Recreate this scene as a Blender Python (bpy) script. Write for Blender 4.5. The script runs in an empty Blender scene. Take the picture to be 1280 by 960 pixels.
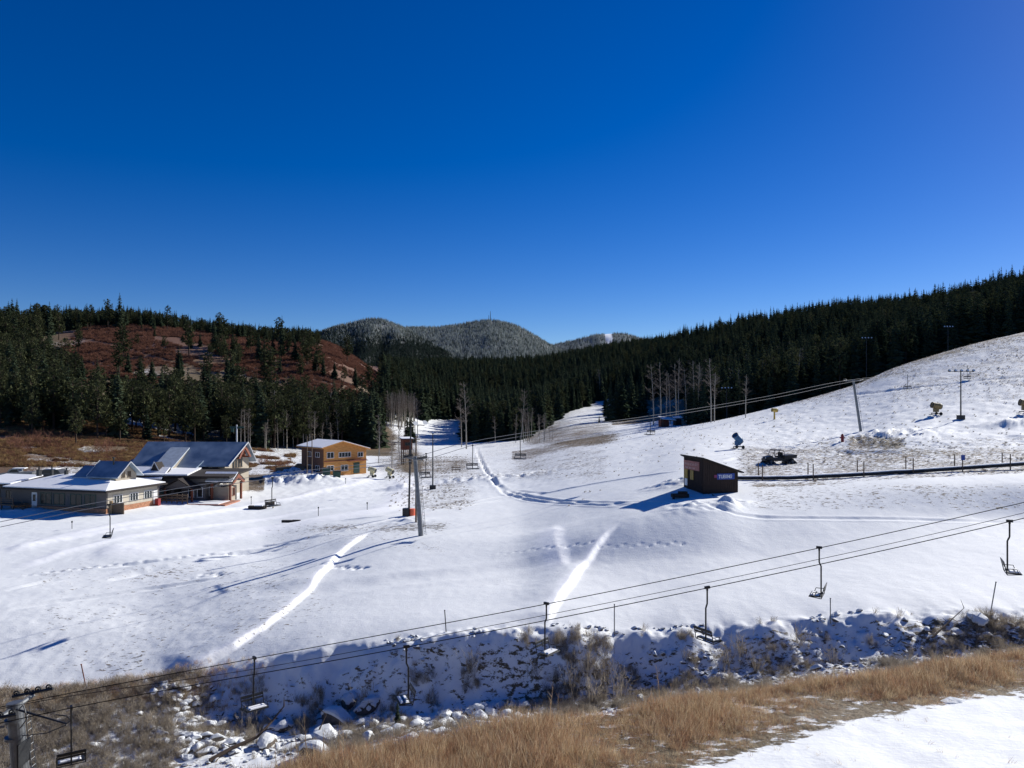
import bpy, math, random
import numpy as np
from mathutils import Vector, Matrix, Euler

random.seed(7)
RNG = np.random.default_rng(11)
scene = bpy.context.scene
COL = scene.collection
F = 967.0          # focal length of the photograph in its own pixels (1280 wide)
CU, CV = 640.0, 500.0   # column straight ahead, row of the horizon

# ------------------------------------------------------------------ camera
cam_data = bpy.data.cameras.new("camera")
cam = bpy.data.objects.new("camera", cam_data)
COL.objects.link(cam)
cam.location = (0, 0, 0)
cam.rotation_euler = (math.radians(90), 0, 0)
cam_data.sensor_width = 36
cam_data.lens = F / 1280 * 36
cam_data.shift_y = (CV - 480) / 1280
cam_data.clip_start = 0.3
cam_data.clip_end = 20000
scene.camera = cam

# ------------------------------------------------------------------ sky, sun, exposure
SUN_AZ = math.radians(52)      # to the right of the view direction (+Y)
SUN_EL = math.radians(28)
world = bpy.data.worlds.new("World")
scene.world = world
world.use_nodes = True
wn = world.node_tree
wn.nodes.clear()
w_out = wn.nodes.new('ShaderNodeOutputWorld')
w_bg = wn.nodes.new('ShaderNodeBackground')
w_sky = wn.nodes.new('ShaderNodeTexSky')
w_sky.sky_type = 'NISHITA'
w_sky.sun_disc = False
w_sky.sun_elevation = SUN_EL
w_sky.sun_rotation = SUN_AZ
w_sky.altitude = 2800
w_sky.air_density = 1.0
w_sky.dust_density = 0.9
w_sky.ozone_density = 3.0
w_hsv = wn.nodes.new('ShaderNodeHueSaturation')
w_hsv.inputs['Hue'].default_value = 0.518
w_hsv.inputs['Saturation'].default_value = 1.42
w_hsv.inputs['Value'].default_value = 1.0
w_bg.inputs['Strength'].default_value = 0.076
wn.links.new(w_sky.outputs[0], w_hsv.inputs['Color'])
wn.links.new(w_hsv.outputs[0], w_bg.inputs['Color'])
wn.links.new(w_bg.outputs[0], w_out.inputs['Surface'])

sun_data = bpy.data.lights.new("sun", 'SUN')
sun_data.energy = 5.0
sun_data.angle = math.radians(0.5)
sun_data.color = (1.0, 0.97, 0.90)
sun = bpy.data.objects.new("sun", sun_data)
COL.objects.link(sun)
SUNV = Vector((math.sin(SUN_AZ) * math.cos(SUN_EL), math.cos(SUN_AZ) * math.cos(SUN_EL), math.sin(SUN_EL)))
sun.rotation_euler = SUNV.to_track_quat('Z', 'Y').to_euler()

scene.view_settings.view_transform = 'Standard'
scene.view_settings.look = 'None'
scene.view_settings.exposure = 0.35
scene.view_settings.gamma = 1.0

# ------------------------------------------------------------------ helpers
def tag(o, label=None, cat=None, group=None, kind=None):
    if label: o['label'] = label
    if cat: o['category'] = cat
    if group: o['group'] = group
    if kind: o['kind'] = kind
    return o

def empty(name, loc=(0, 0, 0), rz=0.0, label=None, cat=None, group=None, scale=1.0):
    o = bpy.data.objects.new(name, None)
    o.empty_display_size = 0.2
    COL.objects.link(o)
    o.location = loc
    o.rotation_euler = (0, 0, rz)
    if scale != 1.0: o.scale = (scale,) * 3
    return tag(o, label, cat, group)

def copy_tree(o, parent=None):
    c = o.copy()
    COL.objects.link(c)
    if parent: c.parent = parent
    for ch in list(o.children):
        copy_tree(ch, c)
    return c

def relabel(o, label):
    o['label'] = label
    return o

class MB:
    """collects simple solids into one mesh"""
    def __init__(s):
        s.v = []; s.f = []; s.mi = []; s.m = 0
    def add(s, vs, fs):
        n = len(s.v)
        s.v += [tuple(p) for p in vs]
        s.f += [tuple(i + n for i in f) for f in fs]
        s.mi += [s.m] * len(fs)
    def box(s, c, d, rot=None, taper=1.0):
        hx, hy, hz = d[0] / 2, d[1] / 2, d[2] / 2
        p = [Vector((x * hx * (taper if z > 0 else 1), y * hy * (taper if z > 0 else 1), z * hz)) for z in (-1, 1) for y in (-1, 1) for x in (-1, 1)]
        if rot is not None: p = [rot @ q for q in p]
        c = Vector(c)
        s.add([q + c for q in p], [(0, 2, 3, 1), (4, 5, 7, 6), (0, 1, 5, 4), (2, 6, 7, 3), (0, 4, 6, 2), (1, 3, 7, 5)])
    def bar(s, a, b, r0, r1=None, n=8, cap=True):
        if r1 is None: r1 = r0
        a = Vector(a); b = Vector(b); d = (b - a)
        if d.length < 1e-6: return
        q = d.to_track_quat('Z', 'Y')
        vs = []
        for (p, r) in ((a, r0), (b, r1)):
            for k in range(n):
                t = 2 * math.pi * k / n
                vs.append(p + q @ Vector((math.cos(t) * r, math.sin(t) * r, 0)))
        fs = [(k, (k + 1) % n, n + (k + 1) % n, n + k) for k in range(n)]
        if cap: fs += [tuple(range(n - 1, -1, -1)), tuple(range(n, 2 * n))]
        s.add(vs, fs)
    def path(s, pts, r, n=8):
        for a, b in zip(pts[:-1], pts[1:]): s.bar(a, b, r, r, n)
    def slab(s, poly, off):
        """closed solid: polygon extruded by vector off"""
        off = Vector(off); n = len(poly)
        vs = [Vector(p) for p in poly] + [Vector(p) + off for p in poly]
        fs = [tuple(range(n)), tuple(range(2 * n - 1, n - 1, -1))]
        fs += [(k, n + k, n + (k + 1) % n, (k + 1) % n) for k in range(n)]
        s.add(vs, fs)
    def torus(s, c, axis, R, r, n=16, m=6):
        q = Vector(axis).to_track_quat('Z', 'Y'); c = Vector(c); vs = []
        for i in range(n):
            a = 2 * math.pi * i / n
            for j in range(m):
                b = 2 * math.pi * j / m
                vs.append(c + q @ Vector(((R + r * math.cos(b)) * math.cos(a), (R + r * math.cos(b)) * math.sin(a), r * math.sin(b))))
        fs = [(i * m + j, ((i + 1) % n) * m + j, ((i + 1) % n) * m + (j + 1) % m, i * m + (j + 1) % m) for i in range(n) for j in range(m)]
        s.add(vs, fs)
    def mesh(s, name, mats):
        me = bpy.data.meshes.new(name)
        me.from_pydata(s.v, [], s.f)
        if not isinstance(mats, (list, tuple)): mats = [mats]
        for m in mats: me.materials.append(m)
        if len(mats) > 1: me.polygons.foreach_set('material_index', s.mi)
        me.update()
        return me
    def build(s, name, mats, parent=None, loc=None, smooth=False):
        me = s.mesh(name, mats)
        o = bpy.data.objects.new(name, me)
        COL.objects.link(o)
        if parent: o.parent = parent
        if loc is not None: o.location = loc
        if smooth: me.polygons.foreach_set('use_smooth', [True] * len(me.polygons))
        return o

# ------------------------------------------------------------------ materials
def mat(name, col, rough=0.7, metal=0.0, noise=0.25, scale=3.0, bump=0.0, spec=None, col2=None, aniso=None, alpha=None, trans=0.0):
    m = bpy.data.materials.new(name)
    m.use_nodes = True
    nt = m.node_tree; N = nt.nodes; L = nt.links
    b = N['Principled BSDF']
    b.inputs['Roughness'].default_value = rough
    b.inputs['Metallic'].default_value = metal
    if spec is not None: b.inputs['Specular IOR Level'].default_value = spec
    tc = N.new('ShaderNodeTexCoord')
    src = tc.outputs['Object']
    if aniso:
        mp = N.new('ShaderNodeMapping'); mp.inputs['Scale'].default_value = aniso
        L.new(src, mp.inputs['Vector']); src = mp.outputs[0]
    nz = N.new('ShaderNodeTexNoise'); nz.inputs['Scale'].default_value = scale; nz.inputs['Detail'].default_value = 6
    nz.inputs['Roughness'].default_value = 0.65
    L.new(src, nz.inputs['Vector'])
    mx = N.new('ShaderNodeMix'); mx.data_type = 'RGBA'
    c2 = col2 if col2 else tuple(c * (1 - noise * 1.6) if c * (1 - noise * 1.6) > 0 else 0 for c in col)
    c1 = col if col2 else tuple(min(1, c * (1 + noise * 0.7)) for c in col)
    mr = N.new('ShaderNodeMapRange'); mr.inputs['From Min'].default_value = 0.3; mr.inputs['From Max'].default_value = 0.7
    L.new(nz.outputs['Fac'], mr.inputs['Value']); L.new(mr.outputs[0], mx.inputs['Factor'])
    mx.inputs['A'].default_value = (*c2, 1); mx.inputs['B'].default_value = (*c1, 1)
    L.new(mx.outputs['Result'], b.inputs['Base Color'])
    if bump:
        bp = N.new('ShaderNodeBump'); bp.inputs['Strength'].default_value = bump; bp.inputs['Distance'].default_value = 0.05
        L.new(nz.outputs['Fac'], bp.inputs['Height']); L.new(bp.outputs[0], b.inputs['Normal'])
    return m

def leaf_mat(name, c_lo, c_hi, trans=0.25, rough=0.8, varied=0.35, nscale=0.9):
    """foliage: colour differs from plant to plant and from tuft to tuft"""
    m = bpy.data.materials.new(name); m.use_nodes = True
    nt = m.node_tree; N = nt.nodes; L = nt.links
    N.clear()
    out = N.new('ShaderNodeOutputMaterial')
    df = N.new('ShaderNodeBsdfDiffuse'); tr = N.new('ShaderNodeBsdfTranslucent'); ms = N.new('ShaderNodeMixShader')
    ms.inputs[0].default_value = trans
    oi = N.new('ShaderNodeObjectInfo'); geo = N.new('ShaderNodeNewGeometry')
    nz = N.new('ShaderNodeTexNoise'); nz.inputs['Scale'].default_value = nscale; nz.inputs['Detail'].default_value = 3
    L.new(geo.outputs['Position'], nz.inputs['Vector'])
    a1 = N.new('ShaderNodeMath'); a1.operation = 'MULTIPLY_ADD'
    L.new(oi.outputs['Random'], a1.inputs[0]); a1.inputs[1].default_value = varied
    L.new(nz.outputs['Fac'], a1.inputs[2])
    a2 = N.new('ShaderNodeMapRange'); a2.inputs['From Min'].default_value = 0.35; a2.inputs['From Max'].default_value = 0.65 + varied
    L.new(a1.outputs[0], a2.inputs['Value'])
    mx = N.new('ShaderNodeMix'); mx.data_type = 'RGBA'
    L.new(a2.outputs[0], mx.inputs['Factor'])
    mx.inputs['A'].default_value = (*c_lo, 1); mx.inputs['B'].default_value = (*c_hi, 1)
    L.new(mx.outputs['Result'], df.inputs['Color']); L.new(mx.outputs['Result'], tr.inputs['Color'])
    L.new(df.outputs[0], ms.inputs[1]); L.new(tr.outputs[0], ms.inputs[2]); L.new(ms.outputs[0], out.inputs['Surface'])
    return m

M = {}
M['steel'] = mat('galvanised_steel', (0.20, 0.21, 0.22), 0.5, 0.6, 0.2, 4, 0.1)
M['dark_steel'] = mat('dark_painted_steel', (0.03, 0.032, 0.035), 0.5, 0.3, 0.3, 5)
M['black'] = mat('black_paint', (0.012, 0.012, 0.013), 0.45, 0, 0.3, 6)
M['rope2'] = mat('bright_steel_rope', (0.22, 0.22, 0.23), 0.7, 0.2, 0.1, 3)
M['rubber'] = mat('black_rubber', (0.018, 0.018, 0.018), 0.85, 0, 0.3, 8)
M['cable'] = mat('steel_cable', (0.02, 0.02, 0.022), 0.95, 0, 0.2, 4, spec=0.05)
M['snowcap'] = mat('old_snow', (0.70, 0.72, 0.73), 0.7, 0, 0.06, 3, 0.6)
M['snow'] = mat('fresh_snow', (0.88, 0.885, 0.90), 0.6, 0, 0.03, 1.5, 0.5)
M['wood'] = mat('weathered_wood', (0.16, 0.11, 0.07), 0.85, 0, 0.4, 3, 0.3, aniso=(1, 1, 8))
M['hut'] = mat('dark_brown_boards', (0.036, 0.020, 0.014), 0.8, 0, 0.35, 4, 0.3, aniso=(4, 4, 0.4))
M['roofdark'] = mat('dark_roof_felt', (0.03, 0.022, 0.018), 0.9, 0, 0.3, 3)
M['redwood'] = mat('red_brown_timber', (0.20, 0.055, 0.025), 0.75, 0, 0.3, 3, 0.2)
M['orange'] = mat('orange_stained_cladding', (0.60, 0.28, 0.075), 0.75, 0, 0.3, 1.2, 0.3, aniso=(1, 1, 6))
M['orangedk'] = mat('dark_brown_cladding', (0.17, 0.085, 0.05), 0.85, 0, 0.35, 1.2, 0.3, aniso=(1, 1, 6))  # darker brown than the front cladding, for side and rear walls
M['beige'] = mat('beige_siding', (0.36, 0.31, 0.24), 0.8, 0, 0.12, 2, 0.2, aniso=(0.3, 0.3, 8))
M['cream'] = mat('cream_stucco', (0.50, 0.45, 0.36), 0.85, 0, 0.12, 2, 0.2)
M['brick'] = mat('orange_brick', (0.42, 0.20, 0.11), 0.9, 0, 0.3, 4, 0.3)
M['grey_wall'] = mat('grey_siding', (0.13, 0.115, 0.105), 0.85, 0, 0.2, 3, 0.2, aniso=(0.3, 0.3, 8))
M['white'] = mat('white_paint', (0.72, 0.72, 0.70), 0.6, 0, 0.08, 3)
M['glass'] = mat('dark_window_glass', (0.012, 0.02, 0.024), 0.15, 0, 0.3, 1.0, spec=0.3)
M['green'] = mat('dark_green_paint', (0.015, 0.06, 0.045), 0.6, 0, 0.3, 3)
M['bluepaint'] = mat('blue_gun_paint', (0.03, 0.13, 0.28), 0.5, 0, 0.25, 3)
M['yellowpaint'] = mat('yellow_gun_paint', (0.60, 0.40, 0.08), 0.6, 0, 0.25, 3)
M['palegun'] = mat('pale_yellow_paint', (0.62, 0.55, 0.32), 0.6, 0, 0.25, 3)
M['tangun'] = mat('tan_gun_paint', (0.27, 0.19, 0.08), 0.6, 0, 0.3, 3)
M['red'] = mat('red_paint', (0.30, 0.02, 0.02), 0.6, 0, 0.3, 4)
M['orangepad'] = mat('orange_pad', (0.85, 0.16, 0.07), 0.7, 0, 0.15, 4)
M['signblue'] = mat('blue_sign', (0.02, 0.06, 0.30), 0.5, 0, 0.1, 3)
M['signred'] = mat('faded_red_sign', (0.40, 0.16, 0.13), 0.7, 0, 0.25, 5)
M['signtext'] = mat('white_lettering', (0.80, 0.80, 0.80), 0.5, 0, 0.03, 3)
M['textfade'] = mat('faded_lettering', (0.55, 0.36, 0.32), 0.6, 0, 0.2, 5)
M['yellowglass'] = mat('yellow_panel', (0.30, 0.19, 0.02), 0.5, 0, 0.2, 3)
M['lamp'] = mat('lamp_glass', (0.85, 0.88, 0.9), 0.25, 0, 0.05, 3)
M['pipe'] = mat('rusty_dark_pipe', (0.05, 0.045, 0.04), 0.8, 0.1, 0.4, 3)
M['bark'] = mat('conifer_bark', (0.06, 0.038, 0.025), 0.9, 0, 0.3, 3)
M['aspenbark'] = mat('pale_aspen_bark', (0.42, 0.38, 0.31), 0.8, 0, 0.25, 2.5)
M['twig'] = mat('grey_twigs', (0.20, 0.16, 0.13), 0.9, 0, 0.25, 2)
M['tan'] = mat('tan_canvas', (0.30, 0.2, 0.1), 0.8, 0, 0.25, 3)
M['carpaint'] = mat('dark_car_paint', (0.03, 0.035, 0.045), 0.3, 0.3, 0.2, 2)
M['greycar'] = mat('grey_car_paint', (0.20, 0.21, 0.22), 0.35, 0.3, 0.2, 2)
M['terracotta'] = mat('faded_red_deck', (0.42, 0.19, 0.12), 0.85, 0, 0.2, 3)

def roof_blue():
    m = bpy.data.materials.new('blue_metal_roof'); m.use_nodes = True
    nt = m.node_tree; N = nt.nodes; L = nt.links; b = N['Principled BSDF']
    b.inputs['Roughness'].default_value = 0.55; b.inputs['Metallic'].default_value = 0.25
    tc = N.new('ShaderNodeTexCoord')
    nz = N.new('ShaderNodeTexNoise'); nz.inputs['Scale'].default_value = 0.45; nz.inputs['Detail'].default_value = 5
    L.new(tc.outputs['Object'], nz.inputs['Vector'])
    mx = N.new('ShaderNodeMix'); mx.data_type = 'RGBA'
    mr = N.new('ShaderNodeMapRange'); mr.inputs['From Min'].default_value = 0.35; mr.inputs['From Max'].default_value = 0.7
    L.new(nz.outputs['Fac'], mr.inputs['Value']); L.new(mr.outputs[0], mx.inputs['Factor'])
    mx.inputs['A'].default_value = (0.12, 0.185, 0.27, 1); mx.inputs['B'].default_value = (0.31, 0.38, 0.46, 1)
    L.new(mx.outputs['Result'], b.inputs['Base Color'])
    return m
M['roofblue'] = roof_blue()
M['frostroof'] = mat('frosted_metal_roof', (0.45, 0.50, 0.55), 0.6, 0, 0.15, 1.5)

# ------------------------------------------------------------------ noise and the shape of the land
def _hash(ix, iy, s):
    h = (ix.astype(np.int64) * 374761393 + iy.astype(np.int64) * 668265263 + s * 974634777) & 0xffffffff
    h = ((h ^ (h >> 13)) * 1274126177) & 0xffffffff
    return ((h ^ (h >> 16)) & 0xffffff) / float(0xffffff)
def vnoise(x, y, s=0):
    x = np.asarray(x, float); y = np.asarray(y, float)
    ix = np.floor(x); iy = np.floor(y); fx = x - ix; fy = y - iy
    fx = fx * fx * fx * (fx * (fx * 6 - 15) + 10); fy = fy * fy * fy * (fy * (fy * 6 - 15) + 10)
    a = _hash(ix, iy, s); b = _hash(ix + 1, iy, s); c = _hash(ix, iy + 1, s); d = _hash(ix + 1, iy + 1, s)
    return (a * (1 - fx) + b * fx) * (1 - fy) + (c * (1 - fx) + d * fx) * fy - 0.5
def fbm(x, y, s=0, o=4, g=0.5):
    r = 0; a = 1.0
    for k in range(o):
        r = r + a * vnoise(x * 2 ** k + 13.7 * k, y * 2 ** k - 7.3 * k, s + k); a *= g
    return r
def sm(a, b, x):
    t = np.clip((x - a) / (b - a), 0, 1); return t * t * (3 - 2 * t)

def pchip(xk, yk, x):
    xk = np.asarray(xk, float); yk = np.asarray(yk, float); x = np.asarray(x, float)
    h = np.diff(xk); d = np.diff(yk) / h
    m = np.zeros(len(xk))
    for i in range(1, len(xk) - 1):
        if d[i - 1] * d[i] > 0:
            w1 = 2 * h[i] + h[i - 1]; w2 = h[i] + 2 * h[i - 1]
            m[i] = (w1 + w2) / (w1 / d[i - 1] + w2 / d[i])
    m[0] = d[0]; m[-1] = d[-1]
    i = np.clip(np.searchsorted(xk, x) - 1, 0, len(xk) - 2)
    t = (x - xk[i]) / h[i]
    t = np.clip(t, 0, 1)
    return (yk[i] * (2 * t**3 - 3 * t**2 + 1) + h[i] * m[i] * (t**3 - 2 * t**2 + t) + yk[i + 1] * (-2 * t**3 + 3 * t**2) + h[i] * m[i + 1] * (t**3 - t**2))

# surveyed profiles: for each bearing the row at which the ground shows at a distance (metres)
YK = [40, 47.4, 51, 65, 73, 80, 95, 130, 170, 200, 240, 300, 450, 600, 900, 1500]
PROF = {
 -500: [985, 920, 890, 770, 728, 700, 662, 605, 545, 520, 490, 455, 412, 416, 440, 470],
 0:    [985, 900, 872, 760, 722, 697, 660, 608, 562, 538, 508, 474, 418, 422, 445, 475],
 160:  [985, 893, 858, 762, 722, 694, 658, 612, 580, 556, 528, 488, 411, 416, 440, 475],
 320:  [965, 912, 830, 744, 712, 694, 659, 617, 593, 576, 556, 516, 424, 422, 440, 475],
 400:  [950, 905, 812, 736, 705, 684, 652, 615, 591, 580, 565, 528, 432, 430, 445, 470],
 480:  [935, 893, 803, 727, 694, 672, 645, 614, 590, 579, 567, 550, 478, 470, 462, 462],
 560:  [925, 886, 794, 722, 689, 667, 640, 609, 586, 577, 567, 554, 521, 497, 468, 458],
 640:  [918, 880, 786, 720, 684, 665, 636, 602, 581, 571, 563, 553, 528, 500, 467, 457],
 720:  [905, 874, 787, 710, 664, 648, 620, 586, 565, 556, 548, 535, 503, 482, 455, 448],
 800:  [895, 866, 793, 702, 644, 627, 603, 571, 551, 543, 536, 527, 492, 462, 440, 440],
 880:  [885, 852, 784, 697, 637, 617, 589, 555, 537, 529, 528, 512, 452, 430, 436, 440],
 960:  [875, 842, 779, 695, 645, 617, 589, 551, 525, 511, 510, 488, 424, 414, 430, 450],
 1072: [860, 828, 770, 690, 646, 611, 586, 542, 500, 479, 482, 460, 404, 404, 430, 450],
 1120: [855, 822, 768, 688, 647, 607, 582, 532, 484, 459, 463, 445, 401, 402, 425, 450],
 1280: [845, 812, 764, 685, 650, 601, 573, 512, 448, 415, 421, 402, 373, 380, 410, 450],
 1700: [830, 800, 750, 670, 640, 588, 548, 465, 390, 352, 352, 335, 320, 335, 380, 440],
}
US = np.array(sorted(PROF)); YK = np.array(YK, float)
UG = np.arange(-500, 1701, 4.0)
LY = np.linspace(math.log(40), math.log(1500), 1200)
_z = np.array([pchip(np.log(YK), -(np.array(PROF[u]) - CV) / F * YK, LY) for u in US])
ZT = np.array([pchip(US, _z[:, j], UG) for j in range(len(LY))]).T     # [u, y]

YC_U = [-500, 0, 200, 440, 600, 800, 1000, 1280, 1700]
YC_Y = [10, 11.5, 13, 15.2, 16.3, 17.8, 19.3, 21.5, 23.5]
YC_Z = [-7.6, -7.4, -7.25, -7.15, -7.22, -7.22, -7.15, -7.15, -7.0]
YE_U = [-500, 600, 740, 860, 1000, 1100, 1280, 1700]
YE_Y = [8, 11.0, 13.4, 14.4, 16.0, 17.3, 18.7, 20.5]

def u_of(x, y):
    return np.clip(CU + F * x / np.maximum(y, 12), -500, 1700)
def zfar(u, y):
    a = np.clip((u + 500) / 4, 0, len(UG) - 1.001); b = np.clip((np.log(np.maximum(y, 40)) - LY[0]) / (LY[1] - LY[0]), 0, len(LY) - 1.001)
    i = a.astype(int); j = b.astype(int); fa = a - i; fb = b - j
    return (ZT[i, j] * (1 - fa) + ZT[i + 1, j] * fa) * (1 - fb) + (ZT[i, j + 1] * (1 - fa) + ZT[i + 1, j + 1] * fa) * fb
def Hbase(x, y):
    x = np.asarray(x, float); y = np.asarray(y, float)
    u = u_of(x, y)
    # the gully's rim wanders
    wob = 1.6 * vnoise(x * 0.16, x * 0 + 3.3, 5) + 0.8 * vnoise(x * 0.45, x * 0 + 9.3, 6) + 0.3 * vnoise(x * 1.3, x * 0 + 2.3, 7)
    yy = y - wob * np.exp(-((y - 50) / 5.5) ** 2)
    zf = zfar(u, yy)
    yc = np.interp(u, YC_U, YC_Y); zc = np.interp(u, YC_U, YC_Z)
    z40 = zfar(u, np.full_like(yy, 40.0))
    t = np.clip((y - yc) / (40 - yc), 0, 1)
    zn = zc + (z40 - 0.15 - zc) * (t ** 0.8)
    k = sm(yc - 1.5, yc + 1.5, y)
    flat = np.interp(u, YC_U, [-6.7, -6.7, -6.65, -6.6, -6.6, -6.55, -6.5, -6.35, -6.2]) + 0.0 * x
    znear = flat + (zc - flat) * sm(9, 20, y)
    zn = np.where(y < yc, znear, zn) * k + znear * (1 - k)
    return np.where(y < 40, zn, zf)

_YS = np.exp(np.linspace(math.log(41), math.log(1450), 5000))
def gp(u, v, ymin=46, fn=None):
    """ground point seen at a place in the photograph"""
    ys = _YS[_YS > ymin]
    xs = (u - CU) / F * ys
    z = (fn or Hbase)(xs, ys)
    vg = CV - F * z / ys
    i = int(np.argmax(vg <= v)) if (vg <= v).any() else len(ys) - 1
    return float(xs[i]), float(ys[i])

# worked snow: (kind, points seen at, width, height)
TRK = []
def trk(kind, pts, w, h, ymin=46, **k):
    TRK.append((kind, np.array([gp(u, v, ymin) for u, v in pts]), w, h, k))
# steps: a low bank whose short side faces the sun
trk('step', [(466, 664), (458, 668), (440, 680), (420, 697), (398, 722), (378, 745), (352, 768), (325, 788), (290, 812), (255, 830), (214, 850)], 0.42, 0.45, back=4.0)
trk('step', [(776, 650), (758, 668), (742, 688), (722, 715), (704, 742), (690, 762), (682, 782)], 0.45, 0.5, back=3.0)
trk('step', [(692, 655), (690, 672), (694, 690), (702, 715)], 1.2, 0.22, back=4.0)
trk('band', [(506, 596), (508, 614), (502, 627), (480, 638), (440, 645), (400, 651), (350, 660), (300, 668), (250, 675), (180, 686), (110, 691)], 2.6, 0.30)
trk('band', [(470, 598), (440, 606), (400, 614), (370, 622), (330, 630), (250, 642), (150, 658), (60, 676), (0, 692)], 1.5, 0.22)
trk('band', [(420, 634), (300, 652), (160, 672), (80, 690), (20, 712)], 1.0, 0.14)
trk('band', [(205, 655), (120, 668), (40, 682), (0, 690)], 0.8, 0.14)
# wheel ruts and ski lines
for off in (0, 5):
    trk('rut', [(596, 560 + off), (603, 580), (612, 598), (632, 612 + off), (660, 620 + off), (700, 626 + off * .6), (745, 629 + off * .5), (790, 629 + off * .4)], 0.35, 0.14)
trk('rut', [(640, 612), (680, 617), (740, 606), (800, 596), (850, 590)], 0.4, 0.10)
trk('rut', [(632, 612), (720, 600), (780, 585), (860, 562), (910, 556)], 0.35, 0.10)
trk('rut', [(780, 628), (860, 632), (920, 642), (1000, 647), (1100, 648), (1290, 652)], 0.3, 0.06)
trk('step', [(700, 632), (780, 634), (860, 640), (940, 651), (1060, 657), (1290, 663)], 2.5, 0.0)
trk('rut', [(965, 580), (1010, 573), (1060, 566), (1130, 566), (1200, 556), (1290, 543)], 1.5, 0.18)
trk('rut', [(1060, 493), (1120, 487), (1180, 481), (1290, 470)], 0.9, 0.22)
trk('rut', [(905, 578), (960, 562), (1040, 556), (1110, 548), (1290, 526)], 0.5, 0.10)
trk('rut', [(890, 560), (930, 556), (1010, 552), (1100, 520), (1290, 497)], 0.5, 0.12)
trk('rut', [(650, 596), (720, 578), (790, 566), (870, 548), (930, 541)], 0.5, 0.16)
trk('rut', [(0, 742), (60, 728), (160, 708), (260, 694), (380, 676), (500, 652)], 0.4, 0.12)
trk('rut', [(130, 727), (180, 716), (240, 703), (300, 692), (360, 684)], 0.7, 0.22)  # groove standing for a pole's shadow, its dark line put into the shape
trk('rut', [(0, 766), (80, 752), (180, 738), (280, 722)], 0.4, 0.08)
trk('rut', [(120, 712), (240, 697), (330, 683), (420, 668), (560, 636), (640, 622)], 0.3, 0.10)
trk('rut', [(410, 655), (480, 646), (560, 632), (640, 618)], 0.3, 0.10)
trk('rut', [(280, 745), (420, 735), (560, 720), (640, 712), (760, 700)], 1.2, 0.05)
# footprints
trk('steps', [(600, 694), (660, 690), (700, 687), (760, 683), (820, 680), (860, 677)], 0.14, 0.08, gap=0.72)
trk('steps', [(395, 712), (425, 708), (455, 710)], 0.3, 0.2, gap=0.6)
trk('steps', [(0, 724), (60, 716), (150, 706), (260, 693), (400, 678)], 0.2, 0.12, gap=0.9)
trk('steps', [(235, 726), (260, 717), (280, 719)], 0.35, 0.2, gap=0.7)
trk('steps', [(990, 528), (1020, 523), (1060, 520)], 0.35, 0.2, gap=1.2)
trk('steps', [(1150, 543), (1180, 541), (1215, 540)], 0.35, 0.2, gap=1.2)
# mounds: pixel, radius, height
MND = []
for (u, v, r, h, e) in [(909, 632, 1.2, 0.75, 1.0), (925, 629, 1.2, 0.3, 1.5), (868, 633, 2.4, 0.35, 1.5), (842, 606, 2.5, 0.5, 1.5),
                        (1100, 548, 5.0, 0.9, 2.0), (1120, 552, 5.0, 0.5, 1.6), (365, 597, 5.5, 1.6, 1.3), (390, 603, 5.0, 1.2, 1.5), (345, 604, 4, .9, 1.5), (640, 598, 5, 0.5, 2), (590, 600, 5, 0.6, 2),
                        (1265, 530, 3.0, 0.9, 1.5), (500, 612, 2.6, 0.7, 1.3), (512, 652, 2.0, .3, 1.4), (30, 640, 3, .3, 2)]:
    x, y = gp(u, v); MND.append((x, y, r, h, e))

def seg_dist(P, x, y):
    best = np.full(x.shape, 1e9); sx = np.zeros_like(x); sy = np.zeros_like(x); along = np.zeros_like(x); acc = 0.0
    for a, b in zip(P[:-1], P[1:]):
        d = b - a; L2 = float(d @ d); L = math.sqrt(L2)
        t = np.clip(((x - a[0]) * d[0] + (y - a[1]) * d[1]) / L2, 0, 1)
        ox = x - (a[0] + t * d[0]); oy = y - (a[1] + t * d[1]); dd = np.hypot(ox, oy)
        k = dd < best
        best = np.where(k, dd, best); sx = np.where(k, ox, sx); sy = np.where(k, oy, sy); along = np.where(k, acc + t * L, along)
        acc += L
    return best, sx, sy, along, acc

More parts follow.
